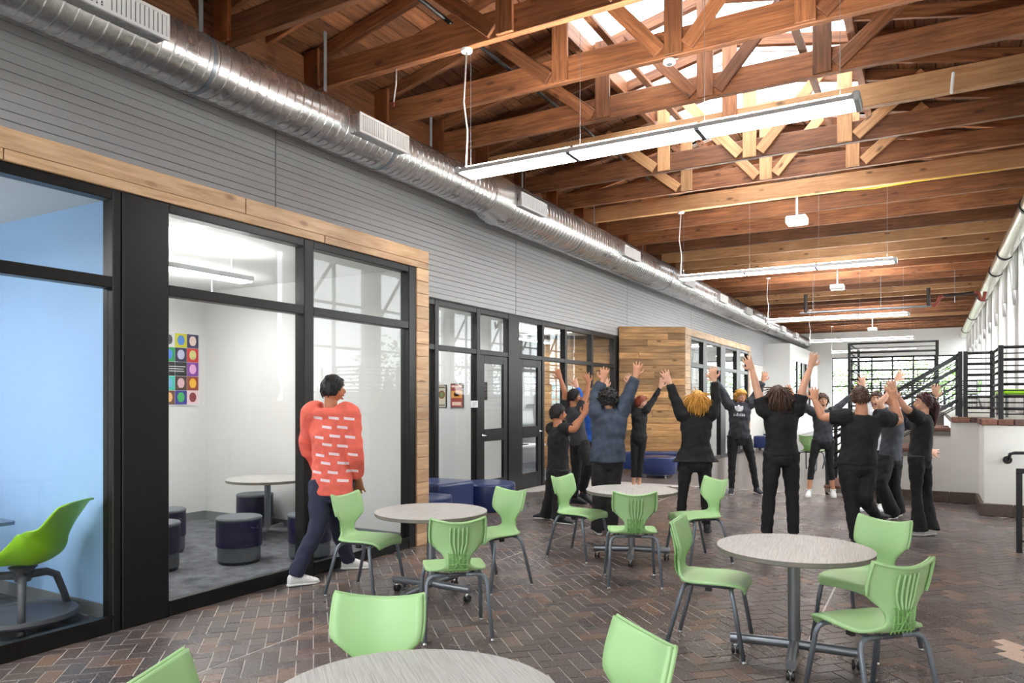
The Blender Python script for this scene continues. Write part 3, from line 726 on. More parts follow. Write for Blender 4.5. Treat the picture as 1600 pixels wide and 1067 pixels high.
# air registers
def register(y0, y1, label):
    r = .265 if y0 < 9.4 else (.35 if y0 < 29 else .27); z0, z1 = 4.54, 4.76
    xf = DXc+max(r, .3)+.1; g = thing('air_register', None, None); g.parent = duct; g.location = Vector((xf, (y0+y1)/2, z0))-duct.location
    b = MB(); xb = DXc+r-.12
    b.box((xb, y0+.015, z0+.012), (xf-.02, y1-.015, z1-.012)); b.build('boot', M['galvanised'], g)
    f = MB(); t = .028
    for (ya, yb, za, zb) in ((y0, y1, z0, z0+t), (y0, y1, z1-t, z1), (y0, y0+t, z0+t, z1-t), (y1-t, y1, z0+t, z1-t)): f.box((xf-.025, ya, za), (xf, yb, zb), .003)
    f.box((xf-.022, (y0+y1)/2-.012, z0+t), (xf-.004, (y0+y1)/2+.012, z1-t)); f.build('register_frame', M['register_white'], g)
    MB().box((xf-.019, y0+.02, z0+.02), (xf-.0175, y1-.02, z1-.02)).build('register_core', M['dark_void'], g)
    bl = MB(); nbl = 26; st = (y1-y0-2*t)/nbl
    for k in range(nbl):
        yy = y0+t+st*(k+.5); wdt = .3 if k < nbl//2 else .36
        bl.box((xf-.016, yy-st*wdt, z0+t), (xf-.006, yy+st*wdt, z1-t))
    for k in range(1, 8):
        zz = z0+t+(z1-z0-2*t)*k/8; bl.box((xf-.017, y0+t, zz-.003), (xf-.008, (y0+y1)/2, zz+.003))
    bl.build('blade', M['register_white'], g)['kind'] = 'stuff'
regs = [(2.75, 3.8, 'white air register on the duct above the wide black column'), (6.1, 6.97, 'white air register on the duct before the reducer collar'),
        (9.66, 10.5, 'white air register on the duct just past the reducer collar'), (14.0, 14.9, 'white air register on the duct above the cedar wall')]
for a, b, l in regs: register(a, b, l)
for k in range(6): register(18.2+k*3.6, 19.1+k*3.6, 'small white air register on the far stretch of duct')
# ================================================================== LIGHTS
def light(y, label, far=False):
    x0, x1 = -4.1, -.45; z = 3.86
    t = thing('pendant_light', label, 'light', ((x0+x1)/2, y, z), group='linear pendant lights')
    prof = [(-.14, 0), (-.125, .035), (-.05, .075), (.05, .075), (.125, .035), (.14, 0), (.125, .004), (-.125, .004)]
    h = MB(); h.rings([[(x, y+p, z+q) for p, q in prof] for x in (x0+.03, x1-.03)]); h.build('housing', M['fixture_grey'], t)
    for xe in (x0, x1-.05): MB().box((xe, y-.142, z-.012), (xe+.05, y+.142, z+.06), .008).build('end_cap', M['fixture_grey'], t)
    n = 3; L = (x1-x0-.1)/n
    for k in range(n):
        a = x0+.05+k*L; MB().box((a+.012, y-.118, z-.008), (a+L-.012, y+.118, z+.002)).build('diffuser', M['tube_light'], t)
        MB().box((a+.02, y-.045, z+.0752), (a+L-.02, y+.045, z+.08)).build('uplight_lens', M['up_light'], t)
        if k: MB().box((a-.02, y-.13, z-.01), (a+.02, y+.13, z+.004)).build('joint', M['steel_grey'], t)
    cd = MB(); xo = x0+.04
    cd.tube([(xo, y, z+.05), (xo+.02, y, z+.45), (xo-.025, y, z+.75), (xo+.01, y, 5.12)], .009, 7); cd.build('power_cord', M['cord_white'], t, smooth=True)
    for xx in (xo+.06, x0+1.3, x1-1.2, x1-.15): MB().tube([(xx, y, z+.05), (xx, y, CHB)], .0022, 5).build('cable', M['strap_steel'], t)
    MB().lathe([(.001, .0), (.055, 0), (.06, .012), (.06, .03), (.001, .03)], 18, (xo+.01, y, 5.105)).build('canopy', M['register_white'], t, smooth=.6)
    return t
light(6.16, 'linear pendant light hanging in front of the reducer collar'); light(13.48, 'linear pendant light over the people with raised arms')
light(22.02, 'linear pendant light beside the second storefront box'); light(30.56, 'linear pendant light before the far white volume'); light(37.9, 'linear pendant light closest to the far end wall')
def sconce(name, label, a, b, z, w=.16):
    a = Vector((*a, z)); b = Vector((*b, z)); t = thing(name, label, 'light', (a+b)/2, group='ceiling lights in the small rooms')
    member('housing', a, b, w+.05, .05, M['register_white'], t); member('diffuser', a-Vector((0, 0, .03)), b-Vector((0, 0, .03)), w, .012, M['room_light'], t)
    member('uplight_lens', a+Vector((0, 0, .028)), b+Vector((0, 0, .028)), w*.7, .006, M['room_light'], t)  # upward glow added to brighten the room ceilings
    for p in (a.lerp(b, .15), a.lerp(b, .85)): MB().tube([p, (p.x, p.y, 3.06)], .006, 6).build('stem', M['register_white'], t)
emit('room_light', (1, .99, .97), 34.0)
sconce('ceiling_light', 'suspended strip light inside the white meeting room', (-7.2, 3.9), (-7.2, 5.9), 2.8)
sconce('ceiling_light', 'suspended strip light at the back of the meeting room', (-5.9, 3.75), (-5.9, 5.0), 2.8)
sconce('ceiling_light', 'suspended strip light inside the blue room', (-6.6, -.5), (-6.6, 2.2), 2.8)
sconce('ceiling_light', 'added suspended strip light brightening the blue room', (-5.6, -.6), (-5.6, 1.6), 2.8)  # extra strip, added only to lift the blue room and its ceiling
sconce('ceiling_light', 'strip light inside the classroom with framed posters', (-7.6, 7.6), (-7.6, 10.2), 2.9)
sconce('ceiling_light', 'strip light inside the classroom with sticky notes', (-7.4, 12.2), (-7.4, 14.6), 2.9)
sconce('ceiling_light', 'strip light inside the second storefront box', (-6.6, 18.5), (-6.6, 22.5), 2.95)
# ================================================================== PIPES AND SMALL CEILING FITTINGS
p = thing('silver_pipe', 'silver insulated pipe running under the trusses by the window wall', 'pipe', (1.4, 20, 4.72))
MB().tube([(1.4, y_, 4.72) for y_ in (4, 12, 22, 32, 40.9)], .145, 16).build('pipe_run', M['pipe_alu'], p, smooth=.6)
for y_ in (11, 14.2, 18.6, 21.0, 26, 32, 38): MB().tube([(1.4, y_-.06, 4.72), (1.4, y_+.06, 4.72)], .165, 16).build('coupling', M['pipe_black'], p, smooth=.6)
for y_ in (14.25, 22.3, 30): MB().tube([(1.4, y_, 4.8), (1.4, y_, CHB+.05)], .008, 6).build('hanger_rod', M['strap_steel'], p)
p = thing('sprinkler_main', 'steel sprinkler pipe hung across the hall with red elbows', 'pipe', (-1.6, 23.24, 4.25))
MB().tube([(-3.35, 23.24, 4.2), (.05, 23.24, 4.2)], .035, 12).build('pipe_run', M['steel_grey'], p, smooth=.6)
MB().tube([(.05, 23.24, 4.2), (.12, 23.24, 4.2), (.2, 23.24, 4.28), (.25, 23.24, 4.42), (.33, 23.24, 4.46)], .042, 10).build('elbow', M['pipe_red'], p, smooth=True)
MB().tube([(.33, 23.24, 4.46), (1.05, 23.24, 4.5)], .035, 10).build('pipe_run', M['pipe_black'], p, smooth=.6)
MB().tube([(1.05, 23.24, 4.5), (1.15, 23.24, 4.48), (1.2, 23.24, 4.3), (1.26, 23.24, 4.25), (1.3, 23.24, 4.5)], .045, 10).build('elbow', M['pipe_red'], p, smooth=True)
for x in (-3.2, -.02): MB().tube([(x, 23.24, 4.2), (x, 23.24, 4.75 if x < -1 else 4.7)], .05, 10).build('riser', M['pipe_black'], p, smooth=.6)
for x in (-3.0, -1.2, .6): MB().tube([(x, 23.24, 4.25), (x, 23.24, CHB)], .007, 6).build('hanger_rod', M['strap_steel'], p)
p = thing('black_sprinkler_pipe', 'black sprinkler pipe with an elbow crossing below the skylight', 'pipe', (-2.8, 8.3, 5.62))
MB().tube([(-4.5, 8.3, 5.72), (-3.3, 8.3, 5.68), (-2.2, 8.3, 5.6), (-2.13, 8.3, 5.6), (-2.12, 8.3, 5.68), (-2.12, 8.3, 6.05)], .028, 10).build('pipe_run', M['pipe_black'], p, smooth=.8)
MB().tube([(-2.2, 8.3, 5.6), (-2.12, 8.3, 5.6), (-2.12, 8.3, 5.68)], .04, 10).build('elbow', M['pipe_black'], p, smooth=.8)
p = thing('conduit', 'thin steel conduit run above the bottom chords near the duct', 'pipe', (-4.3, 9, 5.5))
MB().tube([(-4.3, 3, 5.5), (-4.3, 16, 5.5)], .022, 8).build('conduit_run', M['pipe_black'], p, smooth=True)
p = thing('conduit', 'short pale conduit stub under the trusses on the window side', 'pipe', (.2, 9.1, 5.2))
MB().tube([(.22, 9.0, 5.05), (.22, 9.75, 5.12)], .016, 8).build('conduit_run', M['register_white'], p, smooth=True)
p = thing('smoke_detector', 'round white smoke detector on a brown bottom chord', 'detector', (-2.34, 7.38, 5.08))
MB().lathe([(.001, 0), (.05, 0), (.065, .012), (.065, .04), (.045, .058), (.001, .058)], 22).build('detector_body', M['register_white'], p, .6, False)
MB().lathe([(.001, -.004), (.03, -.004), (.03, .0)], 18).build('detector_grille', M['base_grey'], p, .6, False)
for (x, y_, z, lb) in ((-2.0, 13.48, 4.66, 'white square sensor box hanging under the trusses over the group'), (-2.1, 20.9, 4.5, 'white square sensor box further down the hall'), (-2.0, 32.9, 4.4, 'white square sensor box at the far end of the hall')):
    p = thing('sensor_box', lb, 'sensor', (x, y_, z))
    MB().box((-.17, -.16, 0), (.17, .16, .13), .02).build('sensor_body', M['register_white'], p, 0, False); MB().tube([(0, 0, .12), (0, 0, CHB-z)], .02, 8).build('stem', M['register_white'], p, 0, False)
p = thing('hanging_cable', 'loose grey cable with red end dangling from a truss', 'cable', (-4.9, 6.16, 4.7))
MB().tube([(-4.95, 6.16, CHB), (-4.96, 6.17, 4.98), (-5.0, 6.18, 4.8)], .008, 6).build('cable_run', M['cord_white'], p, smooth=True); MB().tube([(-5.0, 6.18, 4.8), (-5.005, 6.18, 4.76)], .014, 8).build('cable_end', M['pipe_red'], p)
p = thing('yellow_cable', 'yellow cable stapled along the underside of a truss', 'cable', (-.5, 13.4, 5.1))
MB().tube([(-1.4, 13.42, 5.13), (-.8, 13.4, 5.09), (0, 13.4, 5.12), (1.0, 13.41, 5.13)], .009, 6).build('cable_run', M['cord_yellow'], p, smooth=True)
# ================================================================== STAIR, PLATFORM, RAILINGS
PZ = 1.33
pw_ = MB()
pw_.box((.29, 13.3, 0), (.80, 13.45, 1.25)); pw_.box((.66, 12.2, 0), (.80, 13.4, 1.25)); pw_.box((.66, 12.05, 0), (RW, 12.2, 1.25))
wpl = tag(pw_.build('wall_platform', M['warm_white']), 'rough white plastered retaining wall of the raised platform', 'wall', kind='structure')
st = MB(); prof = [(-1.45, 0), (.30, 0), (.30, 1.16)]
for k in range(6, -1, -1): prof += [(-1.53+.26*(k+1)-.0, .166*(k+1)-.11), (-1.53+.26*k+(.03 if k == 0 else 0), .166*(k+1)-.11)]
nn = len(prof); st.add([(x, 13.32, max(0, z)) for x, z in prof]+[(x, 13.44, max(0, z)) for x, z in prof], [tuple(range(nn)), tuple(range(nn, 2*nn))[::-1]]+[(i, i+nn, (i+1) % nn+nn, (i+1) % nn) for i in range(nn)])

pf = MB(); pf.box((.30, 13.45, 1.24), (RW, 19.8, PZ-.004)); pf.box((.80, 12.2, 1.24), (RW, 13.44, PZ-.004)); pf.box((-1.75, 19.8, 1.24), (RW, 42.25, PZ-.004)); pf.box((-1.75, 19.8, 0), (-1.65, 42.25, 1.24)); pf.box((-1.75, 19.8, 0), (.3, 19.9, 1.24))
tag(pf.build('floor_platform', M['platform_floor']), 'polished raised platform floor at the top of the stair', 'floor', kind='structure')
sx = thing('stair', 'short brick stair rising to the platform between black railings', 'stair', (-.6, 14.1, 0)); st.build('side_wall', M['warm_white'], sx)
for k in range(7):
    x0 = -1.53+.26*k; z1 = .166*(k+1); x1 = x0+.28 if k < 6 else .288
    MB().box((x0, 13.30, z1-.12), (x1, 14.75, z1-.05), .005).build('riser', M['stone_tread'], sx)
    nbk = 8
    for q in range(nbk):
        ya = 13.29+q*1.47/nbk; MB().box((x0-.015, ya+.004, z1-.05), (x1, ya+1.47/nbk-.004, z1), .006).build('brick', M['cap_brick_a' if (q+k) % 3 else 'cap_brick_b'] if 'cap_brick_b' in M else M['cap_brick_a'], sx)
    MB().box((x0+.01, 13.46, 0), (x1, 14.7, z1-.12)).build('step_core', M['warm_white'], sx)
plain('cap_brick_b', (92, 70, 62), .7, noise_amt=.2); plain('cap_brick_c', (134, 92, 76), .7, noise_amt=.2); plain('base_brick', (88, 72, 64), .55, noise_amt=.25)
def brick_row(parent, a, b, h0, h1, wd, mats, L=.2, out=.012):
    a = Vector(a); b = Vector(b); d = (b-a); n = max(1, round(d.length/L)); d = d/n
    for k in range(n):
        p0 = a+d*k; p1 = a+d*(k+1); e = d.normalized()*.005
        member('brick', p0+e+Vector((0, 0, (h0+h1)/2)), p1-e+Vector((0, 0, (h0+h1)/2)), wd, h1-h0, M[random.choice(mats)], parent, .008)
caps = ['cap_brick_a', 'cap_brick_b', 'cap_brick_c']
brick_row(wpl, (.30, 13.36, 0), (.80, 13.36, 0), 1.252, 1.335, .19, caps); brick_row(wpl, (.72, 12.27, 0), (.72, 13.25, 0), 1.252, 1.335, .19, caps); brick_row(wpl, (.63, 12.12, 0), (RW, 12.12, 0), 1.252, 1.335, .19, caps, .19)
brick_row(wpl, (-1.2, 13.28, 0), (.64, 13.28, 0), .0, .17, .05, ['base_brick'], .4); brick_row(wpl, (.64, 12.0, 0), (.64, 13.26, 0), .0, .17, .05, ['base_brick'], .4); brick_row(wpl, (.62, 12.03, 0), (RW, 12.03, 0), .0, .17, .05, ['base_brick'], .4)
def rails(t, a, b, za, zb, heights, thick=.02, thin=.009):
    for i, h in enumerate(heights):
        r = thick if i % 2 == 0 else thin
        MB().tube([(a[0], a[1], za+h), (b[0], b[1], zb+h)], r, 8).build('rail' if i % 2 == 0 else 'thin_rail', M['black_steel'], t, smooth=True)
def post(t, x, y_, z0, z1, w=.03): MB().box((x-w, y_-w, z0), (x+w, y_+w, z1), .004).build('post', M['black_steel'], t)
HS = [1.0, .915, .83, .745, .66, .575, .49, .405, .32, .235, .15, .075]
g = thing('platform_railing', 'black steel guard railing wrapping the near corner of the platform', 'railing', (.86, 12.7, PZ))
for x, y_ in ((.49, 13.38), (.84, 13.38), (.86, 12.13), (1.66, 12.13)): post(g, x, y_, PZ, PZ+1.03)
rails(g, (.49, 13.38), (.84, 13.38), PZ, PZ, HS); rails(g, (.85, 13.38), (.86, 12.13), PZ, PZ, HS); rails(g, (.86, 12.13), (1.66, 12.13), PZ, PZ, HS)
HS2 = [1.0, .9, .8, .65, .52, .4, .28, .18]
for yy, lb in ((13.40, 'sloping black railing on the near side of the stair'), (14.68, 'sloping black railing on the far side of the stair')):
    g = thing('railing', lb, None); g.parent = sx; g.location = (.1, yy-14.1, 0); post(g, -1.5, yy, 0, 1.12); post(g, .42, yy, PZ, PZ+1.03)
    rails(g, (-1.5, yy), (.42, yy), .1, PZ, HS2)
g = thing('upper_railing', 'tall black railing of many bars in front of the upper seating', 'railing', (-.8, 19.85, PZ))
HS3 = [1.66-.11*i for i in range(15)]
for x, y_ in ((-1.72, 19.86), (.16, 19.86), (-1.72, 22.6)): post(g, x, y_, PZ, PZ+1.68, .035)
rails(g, (-1.72, 19.86), (.16, 19.86), PZ, PZ, HS3, .024, .009); rails(g, (-1.72, 19.86), (-1.72, 22.6), PZ, PZ, HS3, .024, .009)
g = thing('far_railing', 'black railing by the far window behind the upper seating', 'railing', (-.5, 33, PZ))
for x in (-1.7, -.6, .5, 1.6): post(g, x, 33, PZ, PZ+1.03)
rails(g, (-1.7, 33), (1.6, 33), PZ, PZ, HS)
g = thing('ramp_railing', 'black steel railing post with flat top rail at the ramp edge', 'railing', (.82, 9.3, 0))
post(g, .82, 9.3, 0, .86, .026); post(g, 1.6, 9.3, 0, .86, .026); MB().box((.794, 9.27, .83), (1.66, 9.33, .88), .004).build('top_rail', M['black_steel'], g); MB().tube([(.82, 9.3, .12), (1.6, 9.3, .12)], .012, 8).build('rail', M['black_steel'], g)
g = thing('wall_handrail', 'black handrail bracketed to the white platform wall', 'handrail', (1.2, 11.93, .85))
MB().tube([(.93, 12.04, .78), (.93, 11.97, .78), (.935, 11.94, .8), (.95, 11.93, .87), (1.0, 11.93, .885), (1.7, 11.93, .9)], .022, 10).build('rail', M['black_steel'], g, smooth=True)
h = MB(); h.lathe([(.001, 0), (.055, 0), (.055, .012), (.001, .012)], 18); h.rot(Matrix.Rotation(PI/2, 3, 'X')); h.v = [(x+.93, y_+12.05, z+.78) for x, y_, z in h.v]; h.build('rosette', M['black_steel'], g)
# ================================================================== FURNITURE
def cat(P, m):
    """Catmull-Rom through rows of numbers"""
    out = []; n = len(P)
    for i in range(n-1):
        p0 = P[max(i-1, 0)]; p1 = P[i]; p2 = P[i+1]; p3 = P[min(i+2, n-1)]
        for k in range(m):
            t = k/m
            out.append([.5*((2*b)+(-a+c)*t+(2*a-5*b+4*c-d)*t*t+(-a+3*b-3*c+d)*t**3) for a, b, c, d in zip(p0, p1, p2, p3)])
    out.append(list(P[-1])); return out
def sheet(mb, grid, th):
    """closed shell from a grid of points, thickness th to the back"""
    R = len(grid); C = len(grid[0]); nrm = []
    for i in range(R):
        row = []
        for j in range(C):
            a = grid[min(i+1, R-1)][j]-grid[max(i-1, 0)][j]; b = grid[i][min(j+1, C-1)]-grid[i][max(j-1, 0)]
            row.append(a.cross(b).normalized())
        nrm.append(row)
    base = len(mb.v)
    for s in (0, 1):
        for i in range(R):
            for j in range(C): mb.v.append(tuple(grid[i][j]+nrm[i][j]*(th*s)))
    N = R*C; I = lambda s, i, j: base+s*N+i*C+j
    for i in range(R-1):
        for j in range(C-1):
            mb.f.append((I(0,i,j), I(0,i,j+1), I(0,i+1,j+1), I(0,i+1,j))); mb.f.append((I(1,i,j), I(1,i+1,j), I(1,i+1,j+1), I(1,i,j+1)))
    for i in range(R-1):
        mb.f.append((I(0,i,0), I(0,i+1,0), I(1,i+1,0), I(1,i,0))); mb.f.append((I(0,i,C-1), I(1,i,C-1), I(1,i+1,C-1), I(0,i+1,C-1)))
    for j in range(C-1):
        mb.f.append((I(0,0,j), I(1,0,j), I(1,0,j+1), I(0,0,j+1))); mb.f.append((I(0,R-1,j), I(0,R-1,j+1), I(1,R-1,j+1), I(1,R-1,j)))
# y, z, half width, curl forward at edge, lift at edge
SHELL = [(.225, .412, .15, 0, -.012), (.222, .432, .175, 0, -.008), (.195, .448, .196, 0, -.002), (.11, .45, .208, 0, .004), (.0, .444, .21, .0, .008), (-.09, .441, .204, .0, .01),
         (-.145, .446, .185, 0, .012), (-.18, .463, .125, .004, .012), (-.202, .497, .088, .012, .006), (-.209, .54, .088, .018, .0), (-.21, .575, .106, .026, .0), (-.212, .612, .146, .046, 0), (-.216, .648, .18, .056, 0),
         (-.228, .71, .189, .054, .004), (-.242, .76, .187, .05, .016), (-.252, .79, .183, .046, .032)]
def build_chair():
    t = thing('chair', '', 'chair')
    g = []
    for (y_, z, hw, curl, lift) in cat(SHELL, 3):
        row = []
        for j in range(13):
            s = -1+2*j/12; e = abs(s)**1.8
            row.append(Vector((hw*s, y_+curl*e, z+lift*s*s)))
        g.append(row)
    mb = MB(); sheet(mb, g, .015); sh = mb.build('seat_shell', M['chair_green'], t, 1.0, False)
    # rim flange round the back panel and flutes behind it
    sub = g[30:]
    for j in range(5):
        s = (-.3+.15*j); pts = []
        for row in sub[:13]:
            k = (s+1)/2*12; a = row[int(k)].lerp(row[int(k)+1], k-int(k)); pts.append(a+Vector((0, -.012, 0)))
        MB().tube(pts, [.002]+[.0065]*(len(pts)-2)+[.002], 6).build('flute', M['chair_green'], t, True, False)
    lt = MB()
    for j in range(6):
        s = -1+2*j/5; lt.tube([(s*.06, -.19, .455), (s*.06, -.212, .492), (s*.06, -.218, .545), (s*.065, -.218, .59)], .004, 5)
    for z in (.475, .51, .545, .58): lt.tube([(-.068, -.217 if z > .48 else -.208, z), (.068, -.217 if z > .48 else -.208, z)], .0035, 5)
    for s in (-1, 1): lt.tube([(s*.03, -.22, .48), (-s*.03, -.22, .575)], .0035, 5)
    lt.build('lattice', M['chair_green_dark'], t, 0, False)
    rim = MB(); top = g[-1]; L = [r[0] for r in g[36:]]; Rr = [r[-1] for r in g[36:]]
    path = L+top[1:-1]+Rr[::-1]; rim.tube([p+Vector((0, -.008, -.002)) for p in path], .0085, 6); rim.build('rim', M['chair_green'], t, True, False)
    # steel frame
    def leg(sx, sy):
        yb = .15 if sy > 0 else -.13; z0 = .424
        fx = .225*sx; fy = .235 if sy > 0 else -.245
        MB().tube([(sx*.06, yb, z0), (sx*.13, yb, z0), (sx*.165, yb+sy*.004, z0-.004), (sx*.19, yb+sy*.012, z0-.02), (sx*.203, yb+sy*.022, z0-.055), (fx, fy, .016)], .0142, 9).build('leg', M['leg_grey'], t, True, False)
        MB().lathe([(.001, 0), (.015, 0), (.017, .006), (.012, .02), (.001, .02)], 12, (fx, fy, 0)).build('glide', M['chrome'], t, .6, False)
    for a in (-1, 1):
        for b in (-1, 1): leg(a, b)
    fr = MB()
    for yb in (.15, -.13): fr.tube([(-.07, yb, .424), (.07, yb, .424)], .0125, 9)
    for sx in (-1, 1): fr.tube([(sx*.12, -.13, .426), (sx*.12, .15, .426)], .01, 8)
    fr.build('seat_frame', M['chair_base_grey'], t, True, False)
    for sx in (-1, 1): MB().box((sx*.12-.012, -.01, .395), (sx*.12+.012, .03, .42)).build('bumper', M['caster_black'], t, 0, False)
    return t
chair0 = build_chair(); _first = [True]
def place_chair(x, y_, f, label, z=0, group='green school chairs'):
    o = chair0 if _first[0] else copy_tree(chair0); _first[0] = False
    o.location = (x, y_, z); o.rotation_euler = (0, 0, math.atan2(-f[0], f[1])); tag(o, label, 'chair', group); return o
place_chair(-1.23, 4.74, (.97, .08), 'green chair at the round table nearest the ramp railing, its back towards the storefronts')
place_chair(-.36, 5.24, (-.48, -.88), 'green chair facing the duct wall at the round table nearest the ramp railing')
place_chair(-.26, 4.19, (-.72, .69), 'green chair at the round table nearest the ramp railing, its back away from the people')
place_chair(-4.06, 4.66, (.98, .1), 'green chair beside the walking person in the red hoodie')
place_chair(-2.85, 4.18, (-.66, .75), 'green chair at the table beside the timber jamb, its back away from the people')
place_chair(-3.27, 5.39, (-.28, -.96), 'green chair in front of the round blue ottoman')
place_chair(-3.11, 6.82, (.98, -.15), 'green chair in front of the person in the denim jacket')
place_chair(-2.27, 6.1, (-.45, .89), 'green chair at the table before the denim jacket, its back away from the people')
place_chair(-2.0, 7.22, (-.65, -.76), 'green chair in front of the orange haired person in a cardigan')
place_chair(-1.76, 1.40, (.9, .42), 'green chair on the storefront side of the round table farthest from the people')
place_chair(-1.84, 2.1, (.42, -.91), 'green chair facing away from the people at the round table farthest from them')
place_chair(-.97, 2.2, (-.62, -.78), 'green chair on the window side of the round table farthest from the people')
place_chair(-2.32, 17.7, (.3, .95), 'green chair behind the person with outstretched grey sleeves', group='green chairs in the background')
place_chair(-1.85, 18.4, (-.9, .3), 'green chair at the foot of the stair', group='green chairs in the background')
def build_table(label, x, y_, rz, r=.455, h=.70, cl='round laminate table'):
    t = thing('round_table', label, 'table', (x, y_, 0), rz, 'round laminate tables')
    MB().lathe([(.001, h-.004), (r-.004, h-.004), (r, h-.002), (r, h-.0005), (r-.003, h), (.001, h)], 72).build('table_top', M['table_laminate'], t, .5, False)
    MB().lathe([(.001, h-.031), (r-.006, h-.031), (r-.001, h-.026), (r+.0005, h-.004), (.001, h-.004)], 72).build('table_edge', M['table_edge'], t, .5, False)
    MB().lathe([(.001, h-.045), (.13, h-.045), (.16, h-.032), (.001, h-.032)], 24).build('mounting_plate', M['chair_base_grey'], t, .5, False)
    MB().lathe([(.001, .085), (.036, .085), (.036, h-.045), (.001, h-.045)], 24).build('column', M['steel_grey'], t, .6, False)
    for k in range(4):
        a = k*PI/2; c, s = math.cos(a), math.sin(a); e = .375
        arm = MB(); arm.tube([(.02*c, .02*s, .108), (e*c, e*s, .1)], .03, 16); arm.build('foot_arm', M['steel_grey'], t, .7, False)
        w_ = thing('caster', None, None); w_.parent = t; w_.location = ((e-.03)*c, (e-.03)*s, 0)
        b = MB(); b.tube([(0, 0, .03), (0, 0, .08)], .01, 8); b.box((-.012, -.02, .03), (.012, .02, .062), .004); b.build('fork', M['chrome'], w_, .6, False)
        for sx in (-1, 1):
            wh = MB(); wh.rings([[(sx*.014+dx, .029*rr*math.cos(2*PI*q/18), .03+.029*rr*math.sin(2*PI*q/18)) for q in range(18)] for dx, rr in ((-.009, .9), (-.006, 1), (.006, 1), (.009, .9))]).build('wheel', M['caster_black'], w_, .6, False)
    return t
build_table('round laminate table on casters nearest the ramp railing', -.72, 4.74, .1)
build_table('round laminate table on casters beside the timber jamb', -3.52, 4.83, .02)
build_table('round laminate table on casters among the three chairs before the group', -2.6, 6.97, .33)
build_table('round laminate table farthest from the people', -1.34, 1.75, .87)
build_table('round table inside the white meeting room', -6.62, 5.9, .4)['group'] = 'round laminate tables'
# --- vinyl ottomans
def vinyl_round(label, x, y_, r, h, leg=False):
    t = thing('round_ottoman', label, 'ottoman', (x, y_, 0)); z0 = .07 if leg else .012
    MB().lathe([(.001, z0), (r-.01, z0), (r, z0+.012), (r, h-.035), (r-.006, h-.015), (r-.025, h-.002), (r-.06, h), (.001, h+.004)], 48).build('cushion', M['blue_vinyl'], t, .9, False)
    sm = MB(); sm.rings([[((r+.002)*math.cos(2*PI*k/48), (r+.002)*math.sin(2*PI*k/48), h-.034+dz) for k in range(48)] for dz in (-.004, .0, .004)], True, False); sm.build('seam', M['blue_vinyl'], t, True, False)
    if leg:
        for k in range(4): a = PI/4+k*PI/2; MB().lathe([(.001, 0), (.022, 0), (.024, .06), (.024, .08), (.001, .08)], 12, ((r-.07)*math.cos(a), (r-.07)*math.sin(a), 0)).build('leg', M['chrome'], t, .6, False)
    else: MB().lathe([(.001, 0), (r-.03, 0), (r-.03, .014), (.001, .014)], 40).build('base', M['caster_black'], t, .6, False)
    return t
def vinyl_block(label, poly, h, loc, leg=False):
    t = thing('block_ottoman', label, 'ottoman', (*loc, 0)); z0 = .07 if leg else .012
    n = len(poly); mb = MB()
    cxp = sum(p[0] for p in poly)/n; cyp = sum(p[1] for p in poly)/n
    sh = lambda k: [(cxp+(p[0]-cxp)*k, cyp+(p[1]-cyp)*k) for p in poly]
    mb.rings([[(x, y_, z) for x, y_ in sh(k)] for z, k in ((z0, .985), (z0+.015, 1), (h-.05, 1), (h-.02, .99), (h-.004, .955), (h, .88))]).build('cushion', M['blue_vinyl'], t, .7, False)
    if leg:
        for x, y_ in sh(.8): MB().lathe([(.001, 0), (.022, 0), (.024, .06), (.024, .08), (.001, .08)], 12, (x, y_, 0)).build('leg', M['chrome'], t, .6, False)
    else: mb = MB(); mb.prism(sh(.94), 0, .014); mb.build('base', M['caster_black'], t, 0, False)
    return t
def roundpoly(pts, r=.05, m=4):
    out = []; n = len(pts)
    for i in range(n):
        p = Vector(pts[i]); a = (Vector(pts[i-1])-p).normalized(); b = (Vector(pts[(i+1) % n])-p).normalized()
        for k in range(m+1):
            t = k/m; out.append(tuple(p+a*r*(1-t)**2+b*r*t**2))
    return out
vinyl_round('round navy blue vinyl ottoman beside the wedge ottoman', -5.62, 9.12, .4, .40)
vinyl_block('wedge shaped navy blue vinyl ottoman at the end of the timber jamb', roundpoly([(-.42, -.3), (.3, -.36), (.42, .34), (-.3, .34)]), .48, (-5.95, 8.28))
vinyl_block('low navy blue vinyl ottoman in front of the wedge ottoman', roundpoly([(-.32, -.3), (.3, -.3), (.3, .3), (-.32, .3)], .12), .39, (-5.6, 7.5))
vinyl_round('round navy blue vinyl ottoman on chrome feet by the cedar wall', -4.9, 14.72, .37, .43, True)
vinyl_block('long navy blue vinyl bench on chrome feet along the cedar wall', roundpoly([(-.9, -.62), (-.72, -.92), (.72, -.04), (.54, .26)], .06), .45, (-5.35, 16.05), True)
vinyl_block('navy blue vinyl ottoman on chrome feet behind the denim jacket', roundpoly([(-.3, -.3), (.3, -.3), (.3, .3), (-.3, .3)], .1), .42, (-6.0, 14.5), True)
vinyl_block('small navy blue ottoman at the far end of the second box', roundpoly([(-.3, -.3), (.3, -.3), (.3, .3), (-.3, .3)], .1), .45, (-4.6, 24.4), True)
